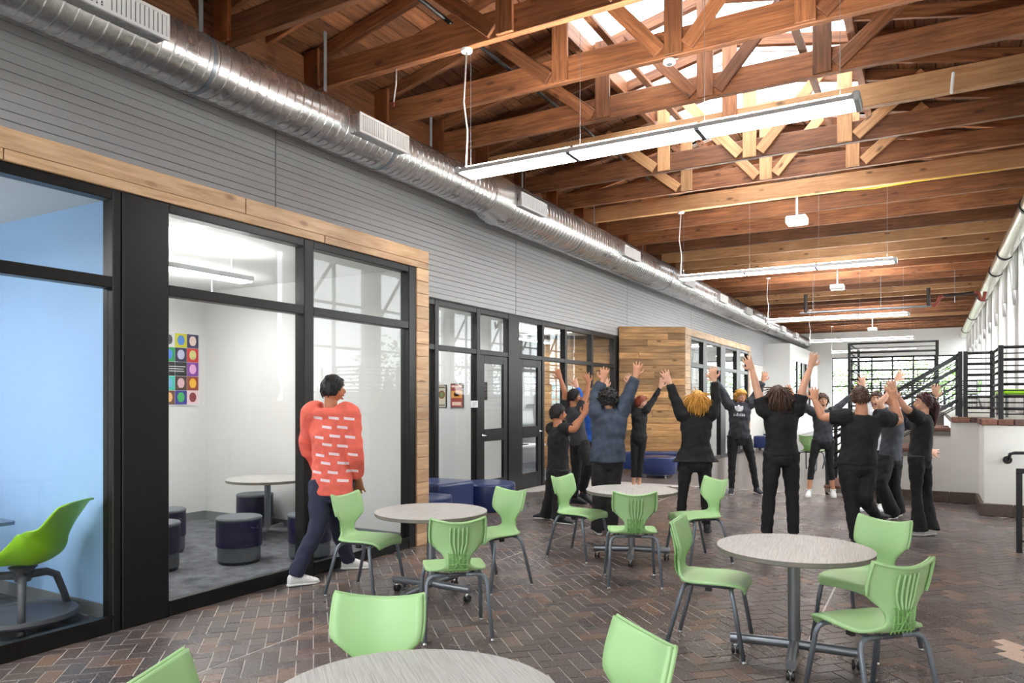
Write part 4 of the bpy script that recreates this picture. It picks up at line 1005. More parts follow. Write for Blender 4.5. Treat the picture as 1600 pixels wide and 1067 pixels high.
# --- drum stools in the meeting room
def stool(label, x, y_, r=.215, h=.45):
    t = thing('drum_stool', label, 'stool', (x, y_, 0.006), group='drum stools in the meeting room')
    MB().lathe([(.001, .0), (r*.9, .0), (r*.93, .03), (.001, .03)], 36).build('base', M['caster_black'], t, .7, False)
    MB().lathe([(.001, .03), (r*.95, .03), (r*.95, .17), (.001, .17)], 36).build('skirt', M['stool_grey'], t, .7, False)
    MB().lathe([(.001, .165), (r, .165), (r*1.01, .18), (r*1.0, h-.03), (.001, h-.03)], 36).build('body', M['navy_vinyl'], t, .7, False)
    MB().lathe([(.001, h-.03), (r*1.01, h-.03), (r*1.02, h-.015), (r*.97, h-.002), (.001, h)], 36).build('seat_pad', M['stool_grey'], t, .7, False)
    b = MB(); b.tube([(r*.96, -.04, .36), (r*1.12, -.02, .35), (r*1.12, .02, .35), (r*.96, .04, .36)], .008, 6); b.build('pull_loop', M['navy_vinyl'], t, True, False)
stool('drum stool standing clear on the carpet in front of the indoor round table', -5.92, 4.92); stool('drum stool nearest the black centre mullion indoors', -5.47, 5.42); stool('drum stool beside the partition behind the wide black column', -6.3, 4.28)
stool('drum stool in the corner near the poster wall and the partition', -7.0, 4.85); stool('drum stool between the indoor round table and the back wall', -7.2, 6.22)
# --- node chair in the blue room
nc = thing('tablet_chair', 'lime green shell chair on a grey rolling base in the blue room', 'chair', (-5.5, 2.73, .006), math.atan2(.8, -.5)+.0)
prof = [(.24, .425, .2, 0, .0), (.22, .452, .23, 0, .0), (.1, .455, .245, 0, .02), (-.05, .448, .25, 0, .17), (-.14, .458, .275, .02, .235), (-.235, .52, .28, .08, .18), (-.265, .6, .25, .1, .11), (-.295, .7, .225, .06, .02), (-.335, .8, .21, .03, .0), (-.375, .87, .19, .02, -.01), (-.41, .885, .17, .01, -.01)]
g = []
for (y_, z, hw, curl, lift) in cat(prof, 3): g.append([Vector((hw*(-1+2*j/14), y_+curl*abs(-1+2*j/14)**2, z+lift*abs(-1+2*j/14)**3)) for j in range(15)])
mb = MB(); sheet(mb, g, .012); mb.build('shell', M['lime_shell'], nc, 1.0, False)
MB().lathe([(.001, .33), (.05, .33), (.06, .40), (.09, .43), (.001, .43)], 20).build('swivel', M['chair_base_grey'], nc, .6, False)
for k in range(3):
    a = PI/2+k*2*PI/3; c, s = math.cos(a), math.sin(a)
    MB().tube([(.03*c, .03*s, .37), (.16*c, .16*s, .365), (.23*c, .23*s, .33), (.28*c, .28*s, .2), (.31*c, .31*s, .1)], [.03, .028, .026, .024, .026], 10).build('arch', M['chair_base_grey'], nc, True, False)
    cst = MB(); cst.ell((.3*c, .3*s, .032), .03, .03, .032); cst.build('caster', M['caster_black'], nc, True, False)
MB().rings([[(rr*math.cos(2*PI*q/36), rr*math.sin(2*PI*q/36), z) for q in range(36)] for rr, z in ((.26, .075), (.335, .075), (.345, .09), (.335, .115), (.29, .115), (.27, .1))]).build('bag_tray_rim', M['chair_base_grey'], nc, .6, False)
dsk = MB(); dsk.lathe([(.001, .075), (.3, .075), (.3, .085), (.001, .085)], 36).build('bag_tray', M['stool_grey'], nc, .6, False)
for k in range(46):
    rr = .05+.19*math.sqrt(random.random()); a = random.uniform(0, 2*PI)
hol = MB()
for i in range(-5, 6):
    for j in range(-5, 6):
        if i*i+j*j < 27: hol.lathe([(.001, .0855), (.008, .0855), (.008, .0875), (.001, .0875)], 6, (i*.034+(j % 2)*.017, j*.034, 0))
hol.build('tray_holes', M['dark_void'], nc, 0, False)['kind'] = 'stuff'
dt = thing('side_table', 'blue topped table with a green tinted leg beside the lime chair', 'table', (-6.27, 2.5, .006))
mb = MB(); mb.prism(roundpoly([(-.3, -.5), (.24, -.4), (.33, .42), (-.3, .42)], .08), .66, .685); mb.build('table_top', M['desk_blue'] if 'desk_blue' in M else plain('desk_blue', (84, 104, 138), .4), dt, 0, False)
for x, y_ in ((.24, .3), (-.24, .32), (.16, -.32), (-.24, -.4)): MB().tube([(x, y_, 0), (x, y_, .66)], .022, 10).build('leg', M['leg_sage'] if 'leg_sage' in M else plain('leg_sage', (150, 176, 140), .4, metal=.3), dt, .7, False)
bc = thing('lounge_chair', 'dark blue rounded high back chair at the blue wall', 'chair', (-6.97, 2.85, .006))
MB().rings([[(.27*k*math.cos(2*PI*q/28), .2*k*math.sin(2*PI*q/28)+dy, z) for q in range(28)] for z, k, dy in ((.12, .9, 0), (.3, 1, 0), (.62, 1, .02), (.76, .95, .03), (.85, .8, .04), (.89, .5, .05))]).build('backrest', plain('deep_blue', (18, 30, 52), .45), bc, .8, False)
MB().box((-.26, -.5, .25), (.26, 0, .43), .05).build('seat', M['deep_blue'], bc, 0, False)
for sx in (-1, 1): MB().tube([(sx*.2, -.4, 0), (sx*.2, -.35, .26)], .018, 8).build('leg', M['caster_black'], bc, 0, False); MB().tube([(sx*.18, .1, 0), (sx*.18, .05, .15)], .018, 8).build('leg', M['caster_black'], bc, 0, False)
# ================================================================== PAPERS, POSTERS, SIGNS
ps = thing('colour_grid_poster', 'poster of small coloured squares on the meeting room wall', 'poster', (-8.48, 6.1, 1.55))
pc = [[(225, 225, 225), (196, 190, 40), (44, 34, 78)], [(34, 150, 84), (38, 36, 60), (196, 48, 44)], [(34, 32, 36), (34, 32, 36), (126, 62, 150)], [(64, 186, 168), (66, 40, 30), (134, 54, 28)], [(96, 56, 30), (50, 40, 130), (236, 208, 214)]]
fc = [[(70, 70, 76), (80, 130, 200), (226, 200, 190)], [(70, 120, 210), (190, 190, 220), (200, 200, 130)], [None, None, (226, 170, 214)], [(110, 170, 210), (214, 170, 180), (226, 170, 40)], [(232, 180, 120), (60, 170, 96), (130, 40, 44)]]
PW, PH = .176, .186; py0 = 5.86
MB().box((-8.495, py0-.01, 1.53), (-8.483, py0+3*PW+.01, 1.55+5*PH)).build('sheet', M['paper'], ps)
for r in range(5):
    for c in range(3):
        ya = py0+c*PW; za = 1.54+(4-r)*PH
        MB().box((-8.483, ya+.002, za+.002), (-8.481, ya+PW-.002, za+PH-.002)).build('colour_square', plain('pc%d%d' % (r, c), pc[r][c], .5), ps)
        if fc[r][c]: MB().ell((-8.481, ya+PW*.5, za+PH*.52), .0015, PW*.3, PH*.36, 16, 8).build('colour_blot', plain('fc%d%d' % (r, c), fc[r][c], .5), ps)
for k, (a, b) in enumerate(((.02, .33), (.06, .3), (.04, .31))): MB().box((-8.481, py0+a, 1.54+2*PH+.12-k*.03), (-8.48, py0+b, 1.54+2*PH+.128-k*.03)).build('scribble', M['paper'], ps)
def poster(x0, x1, z0, z1, base, label, marks, Y=11.0):
    t = thing('framed_poster', label, 'poster', ((x0+x1)/2, Y, z0)); MB().box((x0, Y-.025, z0), (x1, Y, z1), .004).build('frame', M['caster_black'], t)
    MB().box((x0+.015, Y-.028, z0+.015), (x1-.015, Y-.025, z1-.015)).build('print', plain('print_'+label[:9], base, .5), t)
    for i, (a, b, c, d, col) in enumerate(marks):
        MB().box((x0+(x1-x0)*a, Y-.0295, z0+(z1-z0)*c), (x0+(x1-x0)*b, Y-.028, z0+(z1-z0)*d)).build('print_mark', plain('pm%s%d' % (label[:7], i), col, .5), t)
    return t
t = poster(-7.86, -7.66, 1.46, 1.88, (196, 190, 172), 'pale framed poster with a round emblem behind the glass wall', [(.1, .9, .85, .92, (90, 80, 60)), (.15, .85, .08, .14, (110, 100, 80))])
MB().ell((-7.76, 10.971, 1.7), .075, .003, .08, 20, 8).build('emblem', plain('emb', (120, 76, 52), .5), t); MB().ell((-7.76, 10.968, 1.7), .045, .003, .05, 20, 8).build('emblem_core', plain('emb2', (96, 120, 70), .5), t)
poster(-7.57, -7.29, 1.46, 1.9, (150, 56, 44), 'red framed poster with a yellow band behind the glass wall', [(.1, .9, .84, .92, (222, 200, 190)), (.08, .92, .4, .7, (214, 150, 70)), (.15, .85, .1, .24, (226, 200, 180)), (.3, .7, .48, .62, (150, 60, 40))])
poster(-7.12, -6.8, 1.6, 1.92, (60, 40, 32), 'dark framed poster with an orange panel behind the glazed door', [(.12, .5, .1, .9, (176, 96, 50)), (.55, .88, .1, .9, (120, 62, 44))])
sg = thing('door_sign', 'small white room sign on the mullion beside the door', 'sign', (LW+.01, 9.8, 1.48)); MB().box((LW+.002, 9.7, 1.48), (LW+.008, 9.9, 1.59)).build('plate', M['paper'], sg)
for k in range(3): MB().box((LW+.008, 9.73, 1.555-k*.025), (LW+.009, 9.86-.02*k, 1.562-k*.025)).build('text_line', M['base_grey'], sg)
bn = thing('paper_banner', 'creased white paper hung inside the second glazed door', 'banner', (LW-.2, 11.7, 1.15))
gr = [[Vector((LW-.085+.016*math.sin(7*z+3*yy)+.008*math.sin(19*z), 11.42+.6*yy, 1.14+z*.96)) for yy in [j/10 for j in range(11)]] for z in [i/14 for i in range(15)]]
mb = MB(); sheet(mb, gr, .003); mb.build('paper_sheet', M['paper'], bn, True)
for k in range(4): MB().box((LW-.062, 11.6+.02*k, 1.45+.02*k), (LW-.060, 11.95, 1.462+.02*k)).build('text_line', M['base_grey'], bn)
nt_ = 0
for r in range(7):
    for c in range(5):
        if r == 0 and c < 3: continue
        if r == 6 and c > 2: continue
        s_ = 1.02+.125*c; z = 1.98-.105*r+random.uniform(-.008, .008); p_ = P0-dr*(s_+random.uniform(-.006, .006))+nr*.041
        nme = MB().box((-.048, 0, -.046), (.048, .003, .046)).mesh('sticky_note'); nme.materials.append(M['note_pale'] if 'note_pale' in M else plain('note_pale', (206, 226, 230), .7))
        o_ = link('sticky_note', nme, None); o_.location = (p_.x, p_.y, z); o_.rotation_euler = (0, random.uniform(-.08, .08), math.atan2(dr.y, dr.x)+PI)
        tag(o_, 'pale sticky note in the grid on the plank wall behind the glass', 'note', 'sticky notes on the plank wall')
ds = thing('class_desk', 'white desk with black laptop seen through the lower door pane', 'desk', (-7.3, 12.6, .004))
MB().box((-.7, -.5, .68), (.6, .5, .72), .005).build('desk_top', M['register_white'], ds, 0, False)
for x in (-.65, .55):
    for y_ in (-.45, .45): MB().tube([(x, y_, 0), (x, y_, .68)], .02, 8).build('leg', M['steel_grey'], ds, 0, False)
lp = thing('laptop', 'open black laptop on the classroom desk', 'laptop', (-7.0, 12.5, .724))
MB().box((-.16, -.11, 0), (.16, .11, .018), .004).build('keyboard_base', M['caster_black'], lp, 0, False); MB().box((-.17, -.11, .018), (-.155, .11, .24), .003).build('screen_lid', M['caster_black'], lp, 0, False)
wb = thing('wall_monitor', 'small framed panel on the far white volume', 'panel', (-5.9, 33.17, 1.2)); MB().box((-6.05, 33.14, 1.2), (-5.6, 33.2, 1.9), .01).build('frame', M['caster_black'], wb); MB().box((-6.0, 33.135, 1.26), (-5.65, 33.14, 1.84)).build('screen', M['paper'], wb)
# --- seating on the upper platform
def copy_table(label, x, y_, z):
    t = build_table(label, x, y_, 0); t.location.z = z
copy_table('round laminate table on the upper platform', .2, 24.0, PZ)
for (x, y_, f, l) in ((-.6, 23.8, (1, .1), 'green chair on the upper platform with its back to the hall'), (.2, 24.8, (0, -1), 'green chair on the upper platform facing the stair'), (1.0, 23.6, (-1, .1), 'green chair on the upper platform by the windows'), (-1.0, 27.0, (.4, -.9), 'green chair further back on the upper platform')):
    place_chair(x, y_, f, l, PZ, 'green chairs on the upper platform')
be = thing('upholstered_bench', 'lime green topped bench on the platform behind the corner railing', 'bench', (1.25, 14.6, PZ))
MB().box((-.25, -1.0, .36), (.25, 1.0, .44), .02).build('seat_pad', M['lime_shell'], be, 0, False)
for x in (-.2, .2):
    for y_ in (-.9, 0, .9): MB().tube([(x, y_, 0), (x, y_, .37)], .022, 8).build('leg', M['steel_grey'], be, 0, False)
# ================================================================== PEOPLE
REMESH = []
for nm, c in (('skin_light', (222, 170, 142)), ('skin_mid', (206, 148, 116)), ('skin_tan', (190, 128, 94))): 
    k_ = plain(nm, c, .5); k_.node_tree.nodes['Principled BSDF'].inputs['Subsurface Weight'].default_value = .0
plain('cloth_black', (24, 24, 26), .85, noise_amt=.15, noise_scale=30); plain('cloth_char', (52, 54, 60), .85, noise_amt=.12, noise_scale=25)
plain('cloth_navy', (46, 50, 72), .85, noise_amt=.15, noise_scale=25); plain('denim', (58, 69, 86), .8, noise_amt=.35, noise_scale=9); plain('cloth_red', (230, 106, 90), .85, noise_amt=.08)
plain('cloth_blue', (34, 96, 196), .7, noise_amt=.1); plain('cloth_white', (220, 220, 224), .85, noise_amt=.3, noise_scale=40); plain('cloth_teal', (40, 150, 160), .8); plain('cloth_grey', (62, 66, 74), .85, noise_amt=.12)
plain('hair_black', (24, 20, 19), .5, noise_amt=.2, noise_scale=60, bump=.6); plain('hair_brown', (74, 50, 36), .5, noise_amt=.25, noise_scale=60, bump=.6); plain('hair_blond', (206, 150, 62), .5, noise_amt=.3, noise_scale=50, bump=.6)
plain('hair_red', (138, 62, 36), .5, noise_amt=.25, noise_scale=60, bump=.6); plain('hair_darkred', (64, 30, 30), .4, noise_amt=.25, noise_scale=60, bump=.6)
plain('shoe_white', (226, 226, 224), .6); plain('shoe_dark', (34, 36, 44), .6); plain('mouth_red', (110, 34, 34), .5); plain('eye_white', (236, 234, 230), .3); plain('eye_dark', (40, 28, 22), .3); plain('teeth', (240, 238, 230), .4)
def ringpts(c, ax, ay, ra, rb, n=18): return [c+ax*(ra*math.cos(2*PI*k/n))+ay*(rb*math.sin(2*PI*k/n)) for k in range(n)]
def limb(mb, pts, rad, n=12, flat=1.0):
    P = [tuple(p)+(r,) for p, r in zip(pts, rad)]; Q = cat(P, 4)
    mb.tube([q[:3] for q in Q], [q[3] for q in Q], n)
def loft(mb, secs, lat, fwd, n=20):
    """secs = [(centre, half width, half depth)]"""
    Q = cat([tuple(c)+(a, b) for c, a, b in secs], 3)
    mb.rings([ringpts(Vector(q[:3]), lat, fwd, q[3], q[4], n) for q in Q])
def hand(mb, wr, tip, n_, spread=1.0, side=1, curl=0.0, s=1.0):
    d = (tip-wr).normalized(); n_ = (n_-d*n_.dot(d)).normalized(); l = d.cross(n_)*side
    L = .092*s
    loft(mb, [(wr-d*.01, .026*s, .02*s), (wr+d*.03*s, .036*s, .018*s), (wr+d*L, .042*s, .014*s), (wr+d*(L+.008), .036*s, .01*s)], l, n_, 12)
    for k, (o, ln, an) in enumerate(((-.032, .062, -.26), (-.011, .078, -.08), (.011, .074, .1), (.032, .056, .3))):
        b = wr+d*(L-.012)+l*(o*s); dd = (d*math.cos(an*spread)+l*math.sin(an*spread)).normalized(); cu = n_*(-curl)
        limb(mb, [b, b+dd*(ln*.5*s)+cu*.008, b+dd*(ln*s*(1-curl*.3))+cu*.035], [.0095*s, .0092*s, .007*s], 8)
    b = wr+d*.028*s-l*.03*s
    limb(mb, [b, b+(d*.55-l*.8).normalized()*.035*s, b+(d*.85-l*.5).normalized()*.072*s], [.014*s, .0115*s, .008*s], 8)
def rot_from(fwd, up=Vector((0, 0, 1))):
    f = fwd.normalized(); x = f.cross(up).normalized(); u = x.cross(f); return Matrix((x, f, u)).transposed()
def head_mesh(mb, c, R, s=1.0):
    n, m = 22, 18; rs = []
    for i in range(1, m):
        a = PI*i/m-PI/2; rr = []
        for k in range(n):
            b = 2*PI*k/n; x = math.cos(a)*math.cos(b); y_ = math.cos(a)*math.sin(b); z = math.sin(a)
            wx = .076; wy = .094; wz = .118
            if z < 0: wx *= 1-.34*abs(z)**1.4; wy *= 1-.18*abs(z)
            p = Vector((x*wx, y_*wy, z*wz))
            if y_ > .3 and z < -.3: p.y += .014*min(1, (y_-.3)*2)           # chin and jaw
            if y_ < -.2 and z < -.35: p.y += .03*abs(z)                        # nape
            if y_ > .75 and abs(z) < .22: p.y -= .006
            rr.append(c+R @ (p*s))
        rs.append(rr)
    mb.rings(rs)
    f = lambda x, y_, z: c+R @ (Vector((x, y_, z))*s)
    limb(mb, [f(0, .082, .022), f(0, .1, -.005), f(0, .108, -.024), f(0, .09, -.034)], [.009*s, .0115*s, .015*s, .009*s], 8)
    for sx in (-1, 1):
        mb.ell(f(sx*.077, -.004, -.004), .009*s, .018*s, .03*s, 10, 7, R)
        limb(mb, [f(sx*.012, .087, .034), f(sx*.036, .08, .036), f(sx*.052, .062, .028)], [.009*s]*3, 6)
    limb(mb, [f(-.024, .086, -.052), f(0, .094, -.05), f(.024, .086, -.052)], [.007*s, .009*s, .007*s], 6)
    limb(mb, [f(-.02, .082, -.084), f(0, .09, -.086), f(.02, .082, -.084)], [.007*s, .009*s, .007*s], 6)
def hair_mesh(c, R, style, s=1.0):
    n, m = 36, 26; rs = []
    big = {'short': .012, 'curly': .03, 'bob': .036, 'long': .024, 'tail': .014, 'quiff': .018, 'bun': .014}[style]
    for i in range(1, m):
        a = PI*i/m-PI/2; rr = []
        for k in range(n):
            b = 2*PI*k/n; x = math.cos(a)*math.cos(b); y_ = math.cos(a)*math.sin(b); z = math.sin(a)
            zl = -.55+1.0*(max(0, y_)**.8)-.0*y_
            if style in ('bob', 'long'): zl = -1.2+1.62*(max(0, y_)**.7)
            if style == 'tail': zl = -.42+1.0*(max(0, y_)**.8)
            t = max(0, min(1, (z-zl)/.16+.2)); t = t*t*(3-2*t)
            nz = noise.noise(Vector((x, y_, z))*(7 if style == 'curly' else 4)+c*3)
            r = big*(1+(.6 if style == 'curly' else .3)*nz)
            wx = .078; wy = .097; wz = .121
            if z < 0 and style not in ('bob', 'long'): wx *= 1-.3*abs(z)**1.4
            if style in ('bob', 'long') and z < 0: wx *= 1.1; wz *= 1.18 if style == 'bob' else 1.5
            if style == 'quiff' and y_ > .2 and z > .4: r += .02
            p = Vector((x*(wx+r), y_*(wy+r), z*(wz+r)))*t+Vector((x*.06, y_*.07-.01, z*.09))*(1-t)
            rr.append(c+R @ (p*s))
        rs.append(rr)
    mb = MB(); mb.rings(rs)
    f = lambda x, y_, z: c+R @ (Vector((x, y_, z))*s)
    if style == 'tail': limb(mb, [f(0, -.1, .02), f(.005, -.135, -.03), f(.01, -.13, -.14), f(.015, -.11, -.28)], [.03*s, .034*s, .03*s, .01*s], 10)
    if style == 'bun': mb.ell(f(0, -.1, .05), .035, .03, .035)
    ln, puff, rad, cnt, jit = {'short': (.04, .006, .006, 300, .35), 'curly': (.05, .03, .014, 260, 1.2), 'bob': (.15, .03, .0065, 520, .16), 'long': (.24, .022, .008, 300, .15), 'tail': (.09, .002, .006, 240, .08), 'quiff': (.06, .014, .007, 280, .4), 'bun': (.07, .006, .006, 260, .2)}[style]
    rg = random.Random(int(abs(c.x*1000))); Rh_ = R.transposed()
    for q in range(cnt):
        d = Vector((rg.gauss(0, 1), rg.gauss(0, 1), rg.gauss(0, 1))).normalized()
        zl = -.4+.95*(max(0, d.y)**.8)
        if d.z < zl: continue
        p0 = Vector((d.x*.08, d.y*.099, d.z*.122)); tan = Vector((d.x*.6, d.y*.6-(.5 if style in ('tail', 'bun', 'short') else .1), -.9 if style != 'curly' else -.2))
        if style == 'quiff': tan = Vector((d.x*.5+.3, d.y*.4+.3, .1))
        tan = tan-d*tan.dot(d)+Vector((rg.gauss(0, jit), rg.gauss(0, jit), rg.gauss(0, jit)*.5))*.6
        tan.normalize(); pts = []; L_ = ln*rg.uniform(.7, 1.25)
        for k in range(5):
            t = k/4; p = p0+tan*(L_*t)
            e = (p.x/.084)**2+(p.y/.103)**2+(p.z/.126)**2                      # keep the lock outside the skull
            if e < 1 and p.z > -.12: p = p*(1/math.sqrt(max(e, .05)))
            p += Vector((d.x, d.y, d.z*.4))*(puff*math.sin(PI*min(1, t*.8+.1)))
            pts.append(f(*p))
        if any((Rh_ @ (q_-c)).y > .05*s and (Rh_ @ (q_-c)).z < .05*s for q_ in pts): continue
        mb.tube(pts, [rad*.7*s, rad*s, rad*s, rad*.7*s, rad*.15*s], 5)
    return mb
def later(mb, name, mat, root, voxel, wr=0, seed=0, sm=3):
    me = mb.mesh(name, tuple(root.location)); ob = link(name, me, mat, root)
    m = ob.modifiers.new('r', 'REMESH'); m.mode = 'VOXEL'; m.voxel_size = voxel; m.use_smooth_shade = True
    if sm: q = ob.modifiers.new('s', 'SMOOTH'); q.factor = .5; q.iterations = sm
    REMESH.append((ob, wr, seed)); return ob
def shoe(root, an, toe, mat, sole='shoe_white', s=1.0):
    toe = Vector(toe); an = Vector(an); d = toe-an; d.z = 0; d = d.normalized() if d.length > .02 else Vector((0, -1, 0))
    tilt = (toe.z-an.z+.075)
    l = Vector((-d.y, d.x, 0)); base = Vector((an.x, an.y, an.z-.085)); heel = base-d*.065
    up = Vector((0, 0, 1)); dirf = (Vector((toe.x, toe.y, min(toe.z, base.z+.12)))-base); 
    pitch = max(-.9, min(.6, (toe.z-base.z)/.2)); f = (d+up*pitch).normalized(); u2 = l.cross(f)*-1 if l.cross(f).z < 0 else l.cross(f)
    L = .275*s; mb = MB()
    loft(mb, [(heel+u2*.045, .012, .03), (heel+f*.02+u2*.05, .034, .05), (heel+f*.09+u2*.055, .038, .055), (heel+f*.16+u2*.042, .044, .042), (heel+f*.225+u2*.03, .045, .029), (heel+f*.262+u2*.024, .034, .022), (heel+f*L+u2*.02, .01, .012)], l, u2, 14)
    limb(mb, [base+u2*.07, base+u2*.12], [.045, .047], 10)
    sh = mb.build('shoe', M[mat], root, True)
    so = MB(); loft(so, [(heel-f*.004+u2*.008, .012, .012), (heel+f*.02+u2*.01, .037, .014), (heel+f*.1+u2*.01, .038, .013), (heel+f*.18+u2*.01, .048, .013), (heel+f*.24+u2*.01, .044, .012), (heel+f*(L+.006)+u2*.013, .012, .008)], l, u2, 14)
    so.build('sole', M[sole], sh, True)
def person(label, zc, J, skin='skin_mid', hair=('short', 'hair_brown'), top=('tee', 'cloth_black'), legs=('trouser', 'cloth_black'), shoes=('shoe_white', 'shoe_white'), face=None, front=None, build=1.0, hands=(1, 1), mouth=False, floor_z=0.0, up_foot='', seed=1, head_s=1.0, flip=(1, -1)):
    """J: joint -> (u, v, extra depth) as read off the photograph at this person's distance"""
    P = {k: at(v[0], v[1], zc+(v[2] if len(v) > 2 else 0)) for k, v in J.items()}
    for q in 'lr':
        if q not in up_foot: P['a'+q].z = .09; P['f'+q].z = .0
    hipc = (P['hl']+P['hr'])/2; shc = (P['sl']+P['sr'])/2
    toward = Vector((SN, -CS, 0)); right = Vector((CS, SN, 0))
    root = thing('person', label, 'person', (hipc.x, hipc.y, floor_z))
    if face is None: face = (0, -1)
    fw = (right*face[0]+toward*face[1]*1.0+Vector((0, 0, face[2] if len(face) > 2 else 0))).normalized()
    tf = right*front[0]+toward*front[1] if front else Vector((fw.x, fw.y, 0)).normalized()
    lat = P['sr']-P['sl']; lat.z = 0; lat = lat-tf.normalized()*lat.dot(tf.normalized())
    if lat.length < .05: lat = Vector((-tf.y, tf.x, 0))
    lat.normalize(); up = (shc-hipc).normalized(); fwd = lat.cross(up); 
    if fwd.dot(tf) < 0: fwd = -fwd
    fwd.normalize(); B = build
    Rh = rot_from(fw); head = P['head']; hs = head_s
    nb = Vector((shc.x, shc.y, shc.z+.03)).lerp(head, .08)
    # ---- body, one continuous skin
    mb = MB(); head_mesh(mb, head, Rh, hs)
    limb(mb, [nb-up*.06, nb.lerp(head-fw*.02, .4), head-fw*.025+Vector((0, 0, -.03))], [.06*B, .052*B, .05], 12)
    T = shc-hipc; H = lambda t: hipc+T*t
    loft(mb, [(H(-.08), .13*B, .09*B), (H(.05), .15*B, .1*B), (H(.4), .125*B, .085*B), (H(.75), .15*B, .09*B), (H(.95), .14*B, .075*B), (H(1.06), .06, .05)], lat, fwd, 18)
    for s in 'lr':
        S, E, W, T_ = P['s'+s], P['e'+s], P['w'+s], P['t'+s]
        limb(mb, [S.lerp(shc, .25), S, S.lerp(E, .5), E, E.lerp(W, .35), W], [.055*B, .056*B, .047*B, .039*B, .039*B, .026*B], 12)
        hand(mb, W, T_, toward+Vector((0, 0, .1)), 1.0, flip[0] if s == 'l' else flip[1], .25, 1.16)
        Hh, K, A = P['h'+s], P['k'+s], P['a'+s]
        limb(mb, [Hh, Hh.lerp(K, .5), K, K.lerp(A, .35), A, A-Vector((0, 0, .03))], [.07*B, .056*B, .042*B, .046*B, .034*B, .034*B], 12)
    later(mb, 'body', M[skin], root, .0072, sm=1)
    # ---- upper garment
    kind, mt = top[0], M[top[1]]; g = MB(); hem = top[2] if len(top) > 2 else 0.0
    fl = 1.0 if kind != 'flare' else 1.5; ew = .018 if kind in ('hoodie', 'jacket') else .006
    hb = -.02-hem
    loft(g, [(H(hb), (.172+ew)*B*fl, (.122+ew)*B*(1+.35*(fl-1))), (H(hb+.12), (.168+ew)*B*(1+.5*(fl-1)), (.12+ew)*B), (H(.4), (.152+ew)*B, (.112+ew)*B), (H(.72), (.172+ew)*B, (.118+ew)*B), (H(.9), (.165+ew)*B, (.1+ew)*B), (H(1.02), .125*B, .082*B), (H(1.0)+Vector((0, 0, .035)), .07, .064)], lat, fwd, 24)
    for s in 'lr':
        S, E, W = P['s'+s], P['e'+s], P['w'+s]; a = S.lerp(shc, .35)
        if kind in ('tee',): limb(g, [a, S, S.lerp(E, .4), S.lerp(E, .62)], [.085*B, .083*B, .073*B, .071*B], 14)
        else: limb(g, [a, S, S.lerp(E, .5), E, E.lerp(W, .5), E.lerp(W, .9)], [(.083+ew)*B, (.08+ew)*B, (.062+ew)*B, (.053+ew)*B, (.046+ew)*B, (.036+ew)*B], 14)
    if kind == 'hoodie':
        hc = H(1.0)+Vector((0, 0, .01))
        for q in range(9):
            a = PI*(q/8)+PI; g.ell(hc+lat*(.11*math.cos(a))+fwd*(.075*math.sin(a)-.02)+Vector((0, 0, .02 if q in (0, 8) else -.005)), .05, .05, .055, 10, 7)
    if kind == 'jacket':
        hc = H(1.03)
        for q in range(12):
            a = 2*PI*q/12; g.ell(hc+lat*(.085*math.cos(a))+fwd*(.07*math.sin(a)), .026, .026, .04, 8, 6)
    gob = later(g, {'tee': 't_shirt', 'long': 'top', 'hoodie': 'hoodie', 'jacket': 'jacket', 'flare': 'cardigan'}[kind], mt, root, .011, .011 if kind != 'tee' else .008, seed)
    # ---- trousers
    lk, lm = legs[0], M[legs[1]]; g = MB()
    loft(g, [(H(-.24), .1*B, .1*B), (H(-.1), .165*B, .125*B), (H(.02), .165*B, .118*B), (H(.14), .15*B, .108*B)], lat, fwd, 20)
    rad = {'trouser': (.1, .088, .07, .066, .06), 'wide': (.105, .095, .08, .082, .088), 'flare': (.098, .082, .06, .07, .1), 'legging': (.094, .076, .058, .054, .045), 'jogger': (.1, .088, .068, .06, .048), 'capri': (.094, .078, .06, .058, .056)}[lk]
    for s in 'lr':
        Hh, K, A = P['h'+s], P['k'+s], P['a'+s]; endp = K.lerp(A, .62) if lk == 'capri' else A-Vector((0, 0, .035 if lk in ('wide', 'flare') else .0))
        limb(g, [Hh+Vector((0, 0, .03)), Hh.lerp(K, .5), K, K.lerp(endp, .5), endp], [r*B for r in rad], 14)
    later(g, 'leggings' if lk in ('legging', 'capri') else 'trousers', lm, root, .011, .009, seed+5)
    # ---- shoes, hair, face
    for s in 'lr': shoe(root, P['a'+s], P['f'+s], shoes[0], shoes[1])
    hm = hair_mesh(head, Rh, hair[0], hs); hm.build('hair', M[hair[1]], root, True)
    f = lambda x, y_, z: head+Rh @ (Vector((x, y_, z))*hs)
    for sx in (-1, 1):
        e = MB(); e.ell(f(sx*.031, .077, .012), .0135, .011, .009, 10, 7, Rh); eo = e.build('eye', M['eye_white'], root, True)
        e = MB(); e.ell(f(sx*.031, .0855, .012), .0062, .004, .0068, 8, 6, Rh); e.build('iris', M['eye_dark'], eo, True)
        e = MB(); limb(e, [f(sx*.014, .096, .034), f(sx*.034, .09, .039), f(sx*.052, .074, .033)], [.004, .005, .003], 6); e.build('eyebrow', M[hair[1]], root, True)
    if mouth:
        e = MB(); e.ell(f(0, .083, -.066), .022, .014, .02, 12, 8, Rh); mo = e.build('mouth', M['mouth_red'], root, True)
        e = MB(); e.ell(f(0, .091, -.055), .016, .008, .006, 10, 6, Rh); e.build('teeth', M['teeth'], mo, True)
    else:
        e = MB(); limb(e, [f(-.022, .089, -.058), f(0, .1, -.057), f(.022, .089, -.058)], [.004, .006, .004], 6); e.build('lips', M['lip_tone'] if 'lip_tone' in M else plain('lip_tone', (176, 96, 86), .5), root, True)
    return root, P, H, lat, fwd
